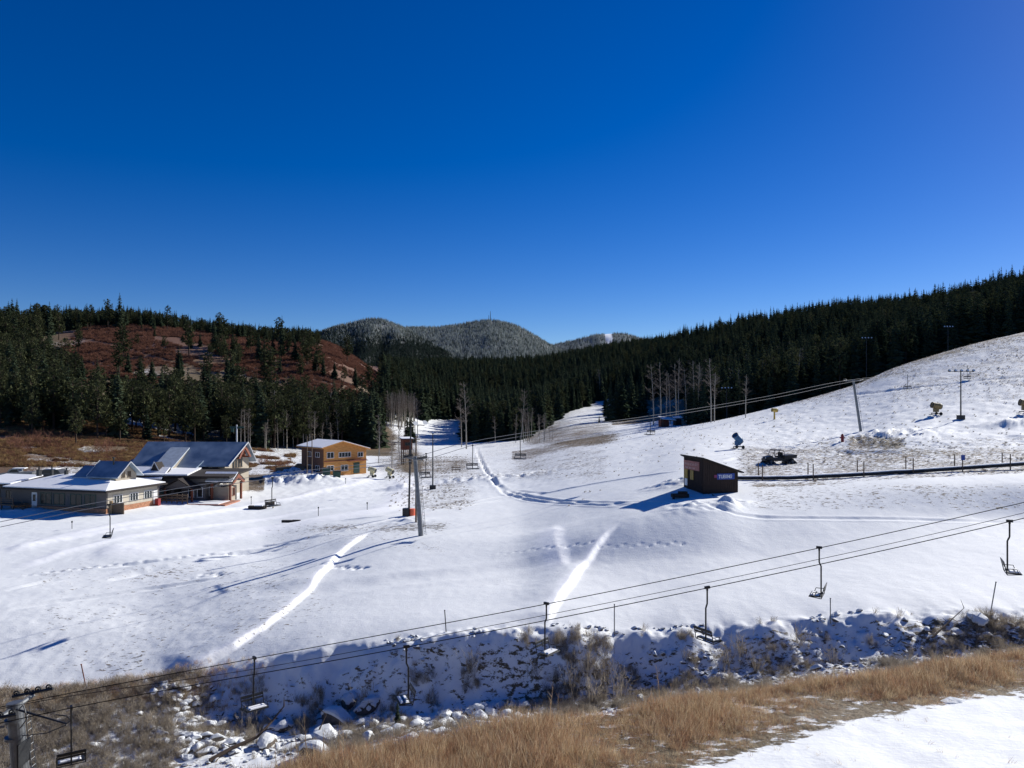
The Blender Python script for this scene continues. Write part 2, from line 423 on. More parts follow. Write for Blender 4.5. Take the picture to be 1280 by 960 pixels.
def worked(x, y):
    z = np.zeros_like(x)
    for kind, P, w, h, k in TRK:
        if h == 0: continue
        pad = 14
        m = (x > P[:, 0].min() - pad) & (x < P[:, 0].max() + pad) & (y > P[:, 1].min() - pad) & (y < P[:, 1].max() + pad)
        if not m.any(): continue
        xx = x[m]; yy = y[m]
        jx = 0.5 * vnoise(xx * 0.35, yy * 0.35, 41) + .18 * vnoise(xx * 1.6, yy * 1.6, 45); jy = 0.5 * vnoise(xx * 0.35, yy * 0.35, 42) + .18 * vnoise(xx * 1.6, yy * 1.6, 46)
        d, ox, oy, al, tot = seg_dist(P, xx + jx * min(1, w), yy + jy * min(1, w))
        ef = 5.0 if kind == 'step' else 3.0; endf = sm(0, ef, al) * sm(0, ef * (0.35 if kind == 'step' else 1), tot - al)
        if kind == 'step':
            side = np.sign(ox * SUNV.x + oy * SUNV.y); s = d * side
            back = k.get('back', 4.0)
            hh = h * (0.75 + 0.7 * vnoise(al * 0.25, al * 0, 43)) * endf
            q = np.where(s < 0, np.exp(-(s / back) ** 2 * 1.2), 1 - sm(0, w, s))
            z[m] += hh * q
        elif kind == 'band':
            z[m] += h * np.exp(-(d / w) ** 2) * endf
        elif kind == 'rut':
            q = np.exp(-(d / w) ** 2) - 0.45 * np.exp(-((d - 1.6 * w) / (0.6 * w)) ** 2)
            z[m] -= 1.6 * h * q * endf * (0.8 + 1.0 * vnoise(al * 0.5, al * 0, 44))
        else:
            g = k['gap']; ph = (al / g) - np.floor(al / g) - 0.5
            lat = np.where(oy >= 0, 1.0, -1.0) * d - 0.18 * np.where(np.floor(al / g) % 2 == 0, 1, -1)
            z[m] -= h * np.clip(1 + 2.4 * vnoise(al * 0.22, al * 0, 47), 0, 1.6) * np.exp(-((ph * g) ** 2 + lat ** 2) / w ** 2 * 1.2)
    for (mx, my, r, h, e) in MND:
        m = (np.abs(x - mx) < r * e * 3) & (np.abs(y - my) < r * 3)
        if m.any():
            dd = ((x[m] - mx) / (r * e)) ** 2 + ((y[m] - my) / r) ** 2
            z[m] += h * np.exp(-dd * 1.6) * (1 + 0.9 * vnoise(x[m] * 1.3, y[m] * 1.3, 51) + 0.5 * vnoise(x[m] * 3, y[m] * 3, 52))
    return z

def white_snow(x, y):
    """fresh white snow of the groomed bands on the greyer crust; steps whitened alike"""
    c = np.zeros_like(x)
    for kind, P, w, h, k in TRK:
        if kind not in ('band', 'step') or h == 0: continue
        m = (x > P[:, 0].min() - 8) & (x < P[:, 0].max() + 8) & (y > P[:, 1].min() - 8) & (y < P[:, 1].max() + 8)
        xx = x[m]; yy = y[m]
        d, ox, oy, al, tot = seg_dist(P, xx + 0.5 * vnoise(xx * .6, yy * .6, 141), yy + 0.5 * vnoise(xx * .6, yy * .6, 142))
        c[m] = np.maximum(c[m], np.exp(-(d / (w * (1.1 if kind == 'band' else 1.15))) ** 4) * sm(0, 4, al) * sm(-.5, 2, tot - al))  # the step tracks are whitened in the same way as the bands
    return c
def H(x, y):
    x = np.atleast_1d(np.asarray(x, float)); y = np.atleast_1d(np.asarray(y, float))
    u = u_of(x, y); z = Hbase(x, y)
    far = sm(60, 400, y)
    z = z + (0.15 + 3.5 * far * sm(150, 500, y)) * fbm(x * 0.07 / (1 + 5 * far), y * 0.07 / (1 + 5 * far), 1, 3)
    # wind-packed lumps: little on the groomed field, more on rough ground
    rough = 0.16 + 0.9 * sm(900, 1000, u) * sm(84, 96, y) + 0.2 * sm(420, 200, u) * sm(75, 60, y) * sm(50, 55, y) + 0.9 * sm(40, 43, y) * sm(53, 50, y) + 0.7 * sm(100, 130, y)
    rough = rough * sm(24, 20, y) * 0.8 + rough * sm(20, 24, y)
    z = z + rough * 0.10 * fbm(x * 0.9, y * 0.6, 21, 3) + rough * 0.07 * vnoise(x * 2.6, y * 1.7, 25) + (0.012 + 0.016 * sm(420, 250, u)) * fbm(x * 1.3, y * 1.2, 27, 3) * sm(50, 54, y)
    # long soft drifts
    z = z + 0.05 * sm(20, 17, y) * fbm(x * 1.1, y * 1.3, 29, 3)
    z = z + 0.12 * sm(50, 60, y) * fbm(x * 0.03 + y * 0.02, y * 0.16, 31, 2)
    # lip and hollows of the gully bank
    bank = sm(45.5, 47.3, y) * sm(52.0, 50.2, y)
    bank = bank * (0.4 + 0.6 * sm(200, 360, u))
    z = z + bank * (0.55 * fbm(x * 0.25, y * 0.35, 61, 2) + 0.30 * vnoise(x * 1.2, y * 1.3, 64) + 0.22 * vnoise(x * 2.7, y * 2.9, 65))
    z = z + worked(x, y)
    return z
def h1(x, y): return float(H(x, y)[0])
def G(u, v, ymin=46):
    x, y = gp(u, v, ymin); return Vector((x, y, h1(x, y)))
def at(u, v, y):
    return Vector(((u - CU) / F * y, y, -(v - CV) / F * y))
# ------------------------------------------------------------------ the ground sheet
def poly_in(px, py, poly):
    ins = np.zeros(px.shape, bool); n = len(poly)
    for i in range(n):
        x0, y0 = poly[i]; x1, y1 = poly[(i + 1) % n]
        c = ((y0 > py) != (y1 > py)) & (px < (x1 - x0) * (py - y0) / ((y1 - y0) + 1e-9) + x0)
        ins ^= c
    return ins

def cover(x, y, z):
    """bare-ground share, red-brush share, greenish/dark share"""
    u = CU + F * x / np.maximum(y, 8); v = CV - F * z / np.maximum(y, 8)
    n = fbm(x * 0.05, y * 0.05, 71, 3); n2 = fbm(x * 0.2, y * 0.2, 75, 3)
    def box(u0, u1, v0, v1, s=12): return sm(u0 - s, u0 + s, u) * sm(u1 + s, u1 - s, u) * sm(v0 - s * .5, v0 + s * .5, v) * sm(v1 + s * .5, v1 - s * .5, v)
    d = np.full(x.shape, 0.10) + 0.0 * x
    mid = (y > 52) & (y < 100)
    uc = np.clip(u, -500, 1700)
    # near shelf
    ye = np.interp(uc, YE_U, YE_Y); yc = np.interp(uc, YC_U, YC_Y)
    near = sm(ye - 0.9, ye + 0.5, y + 1.0 * n2)
    d = np.where(y < 40, 0.06 + 0.62 * near, d)
    # gully: bare ground, its share raised to paint the bank's shade darker
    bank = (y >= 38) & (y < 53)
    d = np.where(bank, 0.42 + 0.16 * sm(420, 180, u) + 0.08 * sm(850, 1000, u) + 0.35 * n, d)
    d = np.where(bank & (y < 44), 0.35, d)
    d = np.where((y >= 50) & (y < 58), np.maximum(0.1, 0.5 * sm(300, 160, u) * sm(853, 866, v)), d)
    f = (y >= 53)
    def add(val, mask): return np.where(f, d + val * mask, d)
    d = add(0.20, box(40, 430, 700, 850, 40))
    d = add(0.14, box(400, 560, 655, 664, 8)); d = add(0.2, box(510, 575, 649, 658, 8))
    d = add(0.32, box(500, 600, 565, 640, 18)); d = add(0.36, box(468, 525, 540, 590, 10)); d = add(0.12, box(505, 585, 575, 590, 7))
    d = add(0.20, box(330, 560, 655, 690, 14)); d = add(0.22, box(600, 760, 530, 600, 16))
    d = add(0.40, box(315, 380, 570, 592, 6)); d = add(0.24, box(655, 775, 503, 556, 8)); d = add(0.45, box(800, 860, 495, 527, 8))
    right = sm(890, 940, u) * (y > 84)
    d = add(0.24, right); d = add(0.16, right * box(920, 1400, 560, 600, 6)); d = add(0.26, box(940, 1500, 604, 638, 8)); d = add(0.10, box(640, 900, 560, 625, 20)); d = add(-0.16, right * box(860, 1400, 505, 545, 8)); d = add(0.06, right * sm(1060, 1200, u) * sm(505, 470, v))
    d = add(0.30, sm(880, 1000, u) * (y > 84) * box(1060, 1130, 545, 560, 6))
    cr = sm(178, 196, y) * (u > 640)
    d = add(0.18, cr * (y < 230))
    # left hillside
    hill = sm(128, 145, y) * np.where(y > 230, sm(500, 480, u), sm(470, 400, u)) * sm(140, 150, y + sm(300, 340, u) * -25)
    hill = np.where(u < 330, sm(128, 142, y), hill)
    hill = hill * (u < 500)
    d = np.where(f, d * (1 - hill) + hill * (0.76 + 0.1 * (y > 300) - 0.25 * box(130, 330, 500, 545, 20) + 0.45 * n), d)
    forest = ((y > 300) & (u > 500) & (u < 900)) | ((y > 225) & (u >= 850))
    forest = forest & ~((u > 660) & (u < 765) & (v > 500)) & ~((u > 500) & (u < 578) & (v > 518))
    d = np.where(forest, 0.72 + 0.3 * n, d)
    rocky = box(308, 388, 560, 594, 5) * (y > 128); d = np.where(f, d * (1 - rocky) + 0.42 * rocky, d)
    rd = np.where(f, hill * np.clip(sm(470, 440, v + 12 * n - 26 * sm(300, 360, u)) * sm(395, 405, v) * sm(60, 100, u) + 0.35 * sm(200, 0, u) * sm(520, 560, v) * 1.2 + 0.3 * n, 0, 1), 0)
    gr = np.clip(0.5 + 1.2 * n2, 0, 1)
    return np.clip(d, 0, 1), np.clip(rd, 0, 1), gr

def ground_material():
    m = bpy.data.materials.new('snow_and_grass_ground'); m.use_nodes = True
    nt = m.node_tree; N = nt.nodes; L = nt.links; b = N['Principled BSDF']
    b.inputs['Roughness'].default_value = 0.75; b.inputs['Specular IOR Level'].default_value = 0.25
    geo = N.new('ShaderNodeNewGeometry')
    at_ = N.new('ShaderNodeAttribute'); at_.attribute_name = 'cover'
    sep = N.new('ShaderNodeSeparateColor'); L.new(at_.outputs['Color'], sep.inputs[0])
    def noise(scale, det=5, rough=0.6, stretch=None):
        n = N.new('ShaderNodeTexNoise'); n.inputs['Scale'].default_value = scale; n.inputs['Detail'].default_value = det; n.inputs['Roughness'].default_value = rough
        if stretch:
            mp = N.new('ShaderNodeMapping'); mp.inputs['Scale'].default_value = stretch; mp.inputs['Rotation'].default_value = (0, 0, 0.35)
            L.new(geo.outputs['Position'], mp.inputs['Vector']); L.new(mp.outputs[0], n.inputs['Vector'])
        else: L.new(geo.outputs['Position'], n.inputs['Vector'])
        return n.outputs['Fac']
    def math_(op, a, b_=None, c=None):
        x = N.new('ShaderNodeMath'); x.operation = op
        for i, q in enumerate((a, b_, c)):
            if q is None: continue
            if isinstance(q, (int, float)): x.inputs[i].default_value = q
            else: L.new(q, x.inputs[i])
        return x.outputs[0]
    def mixc(f, a, b_):
        x = N.new('ShaderNodeMix'); x.data_type = 'RGBA'
        if isinstance(f, (int, float)): x.inputs['Factor'].default_value = f
        else: L.new(f, x.inputs['Factor'])
        for nm, q in (('A', a), ('B', b_)):
            if isinstance(q, tuple): x.inputs[nm].default_value = (*q, 1)
            else: L.new(q, x.inputs[nm])
        return x.outputs['Result']
    nf = noise(2.9, 6, 0.72, (0.6, 1.25, 1.0)); nc = noise(0.16, 5, 0.6); nvf = noise(6.0, 4, 0.6)
    comb = math_('ADD', math_('MULTIPLY', nf, 0.78), math_('MULTIPLY', nc, 0.22))
    # cover 0 -> never bare, 1 -> always bare
    thr = math_('MULTIPLY_ADD', sep.outputs[0], -0.42, 0.71)
    mr = N.new('ShaderNodeMapRange'); mr.interpolation_type = 'SMOOTHSTEP'
    L.new(math_('SUBTRACT', comb, thr), mr.inputs['Value']); mr.inputs['From Min'].default_value = -0.012; mr.inputs['From Max'].default_value = 0.035
    bare = mr.outputs[0]
    grass = mixc(nvf, (0.085, 0.062, 0.04), (0.26, 0.195, 0.12))
    grass = mixc(math_('MULTIPLY', math_('SUBTRACT', sep.outputs[2], 0.35), 0.9), grass, (0.09, 0.075, 0.04))
    red = mixc(nvf, (0.08, 0.04, 0.028), (0.24, 0.13, 0.085))
    soil = mixc(sep.outputs[1], grass, red)
    snow = mixc(noise(0.35, 4), (0.78, 0.795, 0.795), (0.88, 0.89, 0.885))
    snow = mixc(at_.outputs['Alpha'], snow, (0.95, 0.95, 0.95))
    L.new(mixc(bare, snow, soil), b.inputs['Base Color'])
    bp = N.new('ShaderNodeBump'); bp.inputs['Strength'].default_value = 0.45; bp.inputs['Distance'].default_value = 0.06
    hh = math_('ADD', math_('MULTIPLY', nf, 1.0), math_('MULTIPLY', nvf, 0.5))
    hh = math_('ADD', hh, math_('MULTIPLY', bare, math_('MULTIPLY', nvf, 3.0)))
    L.new(hh, bp.inputs['Height']); L.new(bp.outputs[0], b.inputs['Normal'])
    return m
M['ground'] = ground_material()

def grid_mesh(name, X, Y, Z, material, attr=None):
    nr, nc = X.shape
    me = bpy.data.meshes.new(name)
    co = np.stack([X.ravel(), Y.ravel(), Z.ravel()], 1).astype(np.float32)
    i = np.arange(nr * nc).reshape(nr, nc)
    q = np.stack([i[:-1, :-1], i[:-1, 1:], i[1:, 1:], i[1:, :-1]], -1).reshape(-1, 4).astype(np.int32)
    me.vertices.add(len(co)); me.vertices.foreach_set('co', co.ravel())
    me.loops.add(q.size); me.loops.foreach_set('vertex_index', q.ravel())
    me.polygons.add(len(q)); me.polygons.foreach_set('loop_start', np.arange(0, q.size, 4, dtype=np.int32))
    me.polygons.foreach_set('loop_total', np.full(len(q), 4, np.int32))
    me.polygons.foreach_set('use_smooth', np.ones(len(q), bool))
    me.materials.append(material)
    if attr is not None:
        a = me.attributes.new('cover', 'FLOAT_COLOR', 'POINT')
        a.data.foreach_set('color', attr.astype(np.float32).ravel())
    me.update(calc_edges=True)
    o = bpy.data.objects.new(name, me); COL.objects.link(o)
    return o

Y0 = 12.0
rows = np.concatenate([np.arange(-11.2, 8, 1.2), np.arange(8, 26, 0.22), np.arange(26, 42, 0.55), np.arange(42, 54, 0.16), np.arange(54, 112, 0.155),
                       np.arange(112, 215, 0.75), np.arange(215, 320, 1.8), np.geomspace(322, 1480, 90)])
sg = np.tan(np.linspace(-0.66, 0.66, 520)) / math.tan(0.66) * 0.70
sg = np.concatenate([np.linspace(-1.55, -0.71, 40), sg, np.linspace(0.71, 1.55, 40)])
YY = np.repeat(rows[:, None], len(sg), 1)
XX = sg[None, :] * (YY + Y0 * np.exp(-np.maximum(YY, 0) / 60))
ZZ = H(XX.ravel(), YY.ravel()).reshape(XX.shape)
WHT = white_snow(XX.ravel(), YY.ravel())
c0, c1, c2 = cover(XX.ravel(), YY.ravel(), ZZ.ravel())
ATT = np.stack([c0, c1, c2, WHT], 1)
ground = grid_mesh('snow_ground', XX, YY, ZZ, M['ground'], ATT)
tag(ground, kind='structure')

# ------------------------------------------------------------------ far mountains
def mountain_material():
    m = bpy.data.materials.new('frosted_mountainside'); m.use_nodes = True
    nt = m.node_tree; N = nt.nodes; L = nt.links; b = N['Principled BSDF']
    b.inputs['Roughness'].default_value = 0.9; b.inputs['Specular IOR Level'].default_value = 0.1
    geo = N.new('ShaderNodeNewGeometry')
    at_ = N.new('ShaderNodeAttribute'); at_.attribute_name = 'cover'
    sep = N.new('ShaderNodeSeparateColor'); L.new(at_.outputs['Color'], sep.inputs[0])
    n = N.new('ShaderNodeTexNoise'); n.inputs['Scale'].default_value = 0.02; n.inputs['Detail'].default_value = 8
    L.new(geo.outputs['Position'], n.inputs['Vector'])
    m1 = N.new('ShaderNodeMix'); m1.data_type = 'RGBA'; m1.inputs['A'].default_value = (0.14, 0.15, 0.15, 1); m1.inputs['B'].default_value = (0.42, 0.44, 0.44, 1)
    L.new(n.outputs['Fac'], m1.inputs['Factor'])
    m0 = N.new('ShaderNodeMix'); m0.data_type = 'RGBA'; m0.inputs['A'].default_value = (0.045, 0.05, 0.05, 1); L.new(sep.outputs[1], m0.inputs['Factor']); L.new(m1.outputs['Result'], m0.inputs['B'])
    m2 = N.new('ShaderNodeMix'); m2.data_type = 'RGBA'; L.new(m0.outputs['Result'], m2.inputs['A']); m2.inputs['B'].default_value = (0.88, 0.9, 0.92, 1)
    L.new(sep.outputs[0], m2.inputs['Factor']); L.new(m2.outputs['Result'], b.inputs['Base Color'])
    return m
M['mountain'] = mountain_material()
MTN = [
 ('A', 2300, 1450, [(300, 474), (350, 445), (385, 425), (400, 416), (440, 404), (470, 399), (495, 406), (525, 422), (552, 437), (585, 455), (620, 470), (650, 480)]),
 ('B', 3000, 1700, [(420, 470), (450, 440), (480, 420), (505, 410), (540, 410), (575, 406), (610, 401), (640, 406), (665, 418), (690, 433), (720, 446), (760, 470), (790, 480)]),
 ('C', 3500, 1900, [(600, 478), (640, 452), (690, 432), (720, 425), (750, 418), (775, 417), (805, 424), (840, 431), (880, 443), (940, 465), (980, 480)]),
]
def frost_share(nm, x, y, v):
    n = 14 * fbm(x * .006, y * .006, 95, 3)
    return sm(432, 398, v + n) if nm == 'A' else sm(490, 425, v + n)
def mtn_z(M_, u, y):
    _, yc, yf, prof = M_
    cu, cvv = zip(*prof)
    vc = pchip(cu, cvv, u)
    t = np.clip((y - yf) / (yc - yf), 0, 1.6)
    tt = np.where(t <= 1, t, 1)
    zc = -(vc - CV) / F * yc; zf = -(484 - CV) / F * yf
    sp = (0.5 * vnoise(u * 0.022, u * 0 + yc, 81) + 0.35 * vnoise(u * 0.06, t * 1.5, 82))
    prof_t = tt ** (1.15 + sp * 0.9)
    z = zf + (zc - zf) * prof_t
    z = z - np.where(t > 1, (t - 1) * (zc - zf) * 0.9, 0)
    return z
for Mt in MTN:
    nm, yc, yf, prof = Mt
    uu = np.linspace(prof[0][0], prof[-1][0], 220); tt = np.concatenate([np.linspace(0, 1, 60), np.linspace(1.05, 1.6, 12)])
    U, T = np.meshgrid(uu, tt); Yg = yf + T * (yc - yf)
    Z = mtn_z(Mt, U, Yg) + 10 * fbm(U * 0.05, T * 6, 85, 3) * (T > 0.02) * (T < 0.95)
    X = (U - CU) / F * yc * (0.25 + 0.75 * Yg / yc)
    V = CV - F * Z / Yg; UU = CU + F * X / Yg
    run = np.zeros_like(X)
    if nm == 'C': run = ((np.abs(UU - 761 + 2.5 * vnoise(V * 0.2, V * 0, 3)) < 4.2) & (V < 433)).astype(float)
    o = grid_mesh('mountain', X, Yg, Z, M['mountain'], np.stack([run.ravel(), frost_share(nm, X, Yg, V).ravel() * .8, run.ravel(), np.ones(run.size)], 1))
    tag(o, kind='structure')

# ------------------------------------------------------------------ plant meshes
M['spruce'] = leaf_mat('spruce_needles', (0.022, 0.036, 0.024), (0.075, 0.095, 0.055), 0.15)
M['pine'] = leaf_mat('pine_needles', (0.028, 0.038, 0.020), (0.105, 0.112, 0.055), 0.15)
M['frost'] = leaf_mat('frosted_needles', (0.17, 0.20, 0.185), (0.60, 0.63, 0.60), 0.1, varied=0.8)
M['halffrost'] = leaf_mat('dusted_needles', (0.055, 0.075, 0.068), (0.17, 0.20, 0.18), 0.1, varied=0.8)
M['darkfar'] = leaf_mat('far_spruce_needles', (0.028, 0.042, 0.036), (0.06, 0.078, 0.06), 0.1)
M['reed'] = leaf_mat('dry_reed', (0.30, 0.21, 0.115), (0.95, 0.79, 0.52), 0.3, varied=0.5, nscale=14)
M['reedred'] = leaf_mat('rusty_reed', (0.20, 0.115, 0.065), (0.66, 0.42, 0.26), 0.3, varied=0.5, nscale=14)
M['brush'] = leaf_mat('dry_brush_stems', (0.16, 0.135, 0.11), (0.54, 0.47, 0.37), 0.25, varied=0.5, nscale=6)
M['goldbrush'] = leaf_mat('golden_dry_brush', (0.15, 0.085, 0.045), (0.46, 0.32, 0.15), 0.25, varied=0.6, nscale=0.25)
M['redbrush'] = leaf_mat('rust_red_brush', (0.11, 0.055, 0.04), (0.31, 0.155, 0.105), 0.25, varied=0.5)
M['rock'] = mat('dark_boulder', (0.13, 0.105, 0.085), 0.9, 0, 0.4, 2.5, 0.6)

def tri_mesh(name, V, T, mats, mi=None):
    me = bpy.data.meshes.new(name); me.from_pydata(V, [], T)
    for m in mats: me.materials.append(m)
    if mi: me.polygons.foreach_set('material_index', mi)
    me.update(); return me

def spruce_meshes(seed, h=18.0, wid=0.17, levels=30, per=9, bare=0.06, mt=None):
    r = random.Random(seed); V = []; T = []
    for k in range(levels):
        f = k / (levels - 1)
        z = h * (bare + (1 - bare) * f ** 0.93)
        R = h * wid * (1 - f) ** 0.82 * r.uniform(0.75, 1.12) + 0.12
        n = max(5, int(per * (1 - 0.4 * f)))
        a0 = r.uniform(0, 6.28)
        for j in range(n):
            if r.random() < 0.07: continue
            a = a0 + 6.28 * j / n + r.uniform(-.3, .3); rr = R * r.uniform(0.6, 1.18); dz = -rr * r.uniform(0.15, 0.5) ; w = rr * r.uniform(0.2, 0.34) + .08
            ca, sa = math.cos(a), math.sin(a)
            zz = z + r.uniform(-.2, .2)
            n0 = len(V)
            V += [(0, 0, zz + 0.12 * rr), (ca * rr * .55 - sa * w, sa * rr * .55 + ca * w, zz + dz * .5 - .12 * rr), (ca * rr, sa * rr, zz + dz + 0.08 * rr), (ca * rr * .55 + sa * w, sa * rr * .55 - ca * w, zz + dz * .5 - .12 * rr),
                  (ca * rr * .5, sa * rr * .5, zz + dz * .42 + .1 * rr), (ca * rr * .75, sa * rr * .75, zz + dz * .8 - .28 * rr)]
            T += [(n0, n0 + 1, n0 + 4), (n0, n0 + 4, n0 + 3), (n0 + 4, n0 + 1, n0 + 2), (n0 + 4, n0 + 2, n0 + 3), (n0 + 1, n0 + 5, n0 + 3)]
    n0 = len(V); V += [(0.1, 0, h * .97), (-.05, .09, h * .97), (-.05, -.09, h * .97), (0, 0, h * 1.03)]; T += [(n0, n0 + 1, n0 + 3), (n0 + 1, n0 + 2, n0 + 3), (n0 + 2, n0, n0 + 3)]
    crown = tri_mesh('crown', V, T, [mt or M['spruce']])
    b = MB(); b.bar((0, 0, -0.6), (0, 0, h * .55), h * .013, h * .007, 6); b.bar((0, 0, h * .55), (0, 0, h * .98), h * .007, h * .001, 5)
    return b.mesh('trunk', M['bark']), crown

def pine_meshes(seed, h=16.0):
    r = random.Random(seed); V = []; T = []
    b = MB(); lean = r.uniform(-.02, .02) * h
    b.bar((0, 0, -0.6), (lean * .5, 0, h * .5), h * .017, h * .011, 6); b.bar((lean * .5, 0, h * .5), (lean, 0, h * .95), h * .011, h * .003, 5)
    ncl = 46; z0 = r.uniform(.22, .36)
    for k in range(ncl):
        f = (k + r.random()) / ncl; z = h * (z0 + (1 - z0) * f)
        R = h * 0.165 * (math.sin(min(1, (f * 1.25 + .12)) * 3.14159 * .62 + .45) ** 1.0) * r.uniform(.25, 1.15) if f < .93 else h * .02
        a = k * 2.4 + r.uniform(-.5, .5); cx, cy = math.cos(a) * R + lean * f, math.sin(a) * R
        b.bar((lean * f * .9, 0, z - R * .35), (cx, cy, z), h * .004, h * .002, 3, False)
        s = h * .058 * (1.15 - .55 * f) * r.uniform(.75, 1.35)
        for j in range(15):
            d = Vector((r.gauss(0, 1), r.gauss(0, 1), r.gauss(0, .65))).normalized()
            c = Vector((cx, cy, z)) + d * s * r.uniform(.2, 1.0)
            t = Vector((r.gauss(0, 1), r.gauss(0, 1), r.gauss(0, 1))).normalized(); q = d.cross(t).normalized()
            L_ = s * r.uniform(.45, .8)
            n0 = len(V); V += [tuple(c - q * L_ * .5), tuple(c + q * L_ * .5), tuple(c + (d * .7 + Vector((0, 0, .5))) * L_ + t * .2 * L_), tuple(c - d * L_ * .5 + t * .35 * L_)]
            T += [(n0, n0 + 1, n0 + 2), (n0, n0 + 3, n0 + 1)]
    crown = tri_mesh('crown', V, T, [M['pine']])
    return b.mesh('trunk', M['bark']), crown

def aspen_meshes(seed, h=17.0):
    r = random.Random(seed); t = MB(); b = MB(); lean = Vector((r.uniform(-.06, .06), r.uniform(-.03, .03), 0)) * h
    def P(f): return Vector((0, 0, h * f)) + lean * f * f
    for k in range(6):
        f0, f1 = k / 6, (k + 1) / 6
        t.bar(P(f0) - Vector((0, 0, .5 if k == 0 else 0)), P(f1), h * .011 * (1 - .85 * f0), h * .011 * (1 - .85 * f1), 6, k == 0)
    for k in range(34):
        f = r.uniform(.48, .97) if k > 5 else r.uniform(.25, .5)
        a = r.uniform(0, 6.28); L_ = h * r.uniform(.05, .15) * (1.25 - f) * 1.6
        if f < .5: L_ *= .45
        p = P(f); d = Vector((math.cos(a), math.sin(a), r.uniform(.5, 1.1))).normalized()
        e = p + d * L_; b.bar(p, e, h * .0026, h * .0014, 3, False)
        for j in range(6):
            g = r.uniform(.3, 1); q = p + d * L_ * g; d2 = (d + Vector((r.gauss(0, .6), r.gauss(0, .6), r.gauss(.2, .4)))).normalized()
            e2 = q + d2 * L_ * r.uniform(.25, .5); b.bar(q, e2, h * .0013, h * .0008, 3, False)
            for i in range(2):
                d3 = (d2 + Vector((r.gauss(0, .7), r.gauss(0, .7), r.gauss(.1, .5)))).normalized(); q2 = q + (e2 - q) * r.uniform(.4, 1)
                b.bar(q2, q2 + d3 * L_ * .22, h * .0009, h * .0006, 3, False)
    return t.mesh('trunk', M['aspenbark']), b.mesh('crown', M['twig'])

def bush_mesh(seed, h=1.0, n=55, spread=.55, mt=None, w=.012, sub=3):
    r = random.Random(seed); V = []; T = []
    def blade(p, e, w_):
        d = (e - p).normalized(); s = d.cross(Vector((r.gauss(0, 1), r.gauss(0, 1), r.gauss(0, .3)))).normalized() * w_
        n0 = len(V); V.extend([tuple(p - s), tuple(p + s), tuple(e)]); T.append((n0, n0 + 1, n0 + 2))
    for k in range(n):
        a = r.uniform(0, 6.28); b0 = Vector((r.gauss(0, spread * .25), r.gauss(0, spread * .25), 0)) * h
        d = Vector((math.cos(a) * spread * r.random(), math.sin(a) * spread * r.random(), 1)).normalized(); L_ = h * r.uniform(.45, 1.1)
        e = b0 + d * L_; blade(b0, e, w)
        for j in range(sub):
            g = r.uniform(.35, .95); p = b0 + d * L_ * g; d2 = (d + Vector((r.gauss(0, .5), r.gauss(0, .5), r.gauss(0, .3)))).normalized(); blade(p, p + d2 * L_ * .32, w * .8)
    return tri_mesh('brush', V, T, [mt])

# ------------------------------------------------------------------ instancing for what nobody could count
def library(name, meshes_list):
    """a collection, not in the scene, of the plants that the scatter objects repeat"""
    c = bpy.data.collections.new(name)
    for i, ms in enumerate(meshes_list):
        o = bpy.data.objects.new(name + '_kind', ms); c.objects.link(o)
    return c
def join_mesh(name, a, b):
    me = bpy.data.meshes.new(name)
    va = [v.co[:] for v in a.vertices]; vb = [v.co[:] for v in b.vertices]; n = len(va)
    me.from_pydata(va + vb, [], [tuple(p.vertices) for p in a.polygons] + [tuple(i + n for i in p.vertices) for p in b.polygons])
    me.materials.append(a.materials[0]); me.materials.append(b.materials[0])
    me.polygons.foreach_set('material_index', [0] * len(a.polygons) + [1] * len(b.polygons)); me.update(); return me
def scatter(name, pts, rot, scl, idx, coll, label, cat):
    me = bpy.data.meshes.new(name); n = len(pts)
    me.vertices.add(n); me.vertices.foreach_set('co', np.asarray(pts, np.float32).ravel())
    for nm, ty, fld, arr in (('rot', 'FLOAT_VECTOR', 'vector', rot), ('scl', 'FLOAT_VECTOR', 'vector', scl), ('idx', 'INT', 'value', idx)):
        a = me.attributes.new(nm, ty, 'POINT'); a.data.foreach_set(fld, np.asarray(arr, np.int32 if ty == 'INT' else np.float32).ravel())
    o = bpy.data.objects.new(name, me); COL.objects.link(o)
    ng = bpy.data.node_groups.new(name, 'GeometryNodeTree')
    ng.interface.new_socket('Geometry', in_out='INPUT', socket_type='NodeSocketGeometry'); ng.interface.new_socket('Geometry', in_out='OUTPUT', socket_type='NodeSocketGeometry')
    N = ng.nodes; L = ng.links
    gi = N.new('NodeGroupInput'); go = N.new('NodeGroupOutput'); ip = N.new('GeometryNodeInstanceOnPoints'); ci = N.new('GeometryNodeCollectionInfo')
    ci.inputs['Collection'].default_value = coll; ci.inputs['Separate Children'].default_value = True; ci.inputs['Reset Children'].default_value = True
    def na(nm, ty):
        a = N.new('GeometryNodeInputNamedAttribute'); a.data_type = ty; a.inputs['Name'].default_value = nm; return a.outputs['Attribute']
    L.new(gi.outputs[0], ip.inputs['Points']); L.new(ci.outputs[0], ip.inputs['Instance']); ip.inputs['Pick Instance'].default_value = True
    L.new(na('idx', 'INT'), ip.inputs['Instance Index']); L.new(na('rot', 'FLOAT_VECTOR'), ip.inputs['Rotation']); L.new(na('scl', 'FLOAT_VECTOR'), ip.inputs['Scale'])
    L.new(ip.outputs[0], go.inputs[0])
    md = o.modifiers.new('scatter', 'NODES'); md.node_group = ng
    return tag(o, label, cat, kind='stuff')

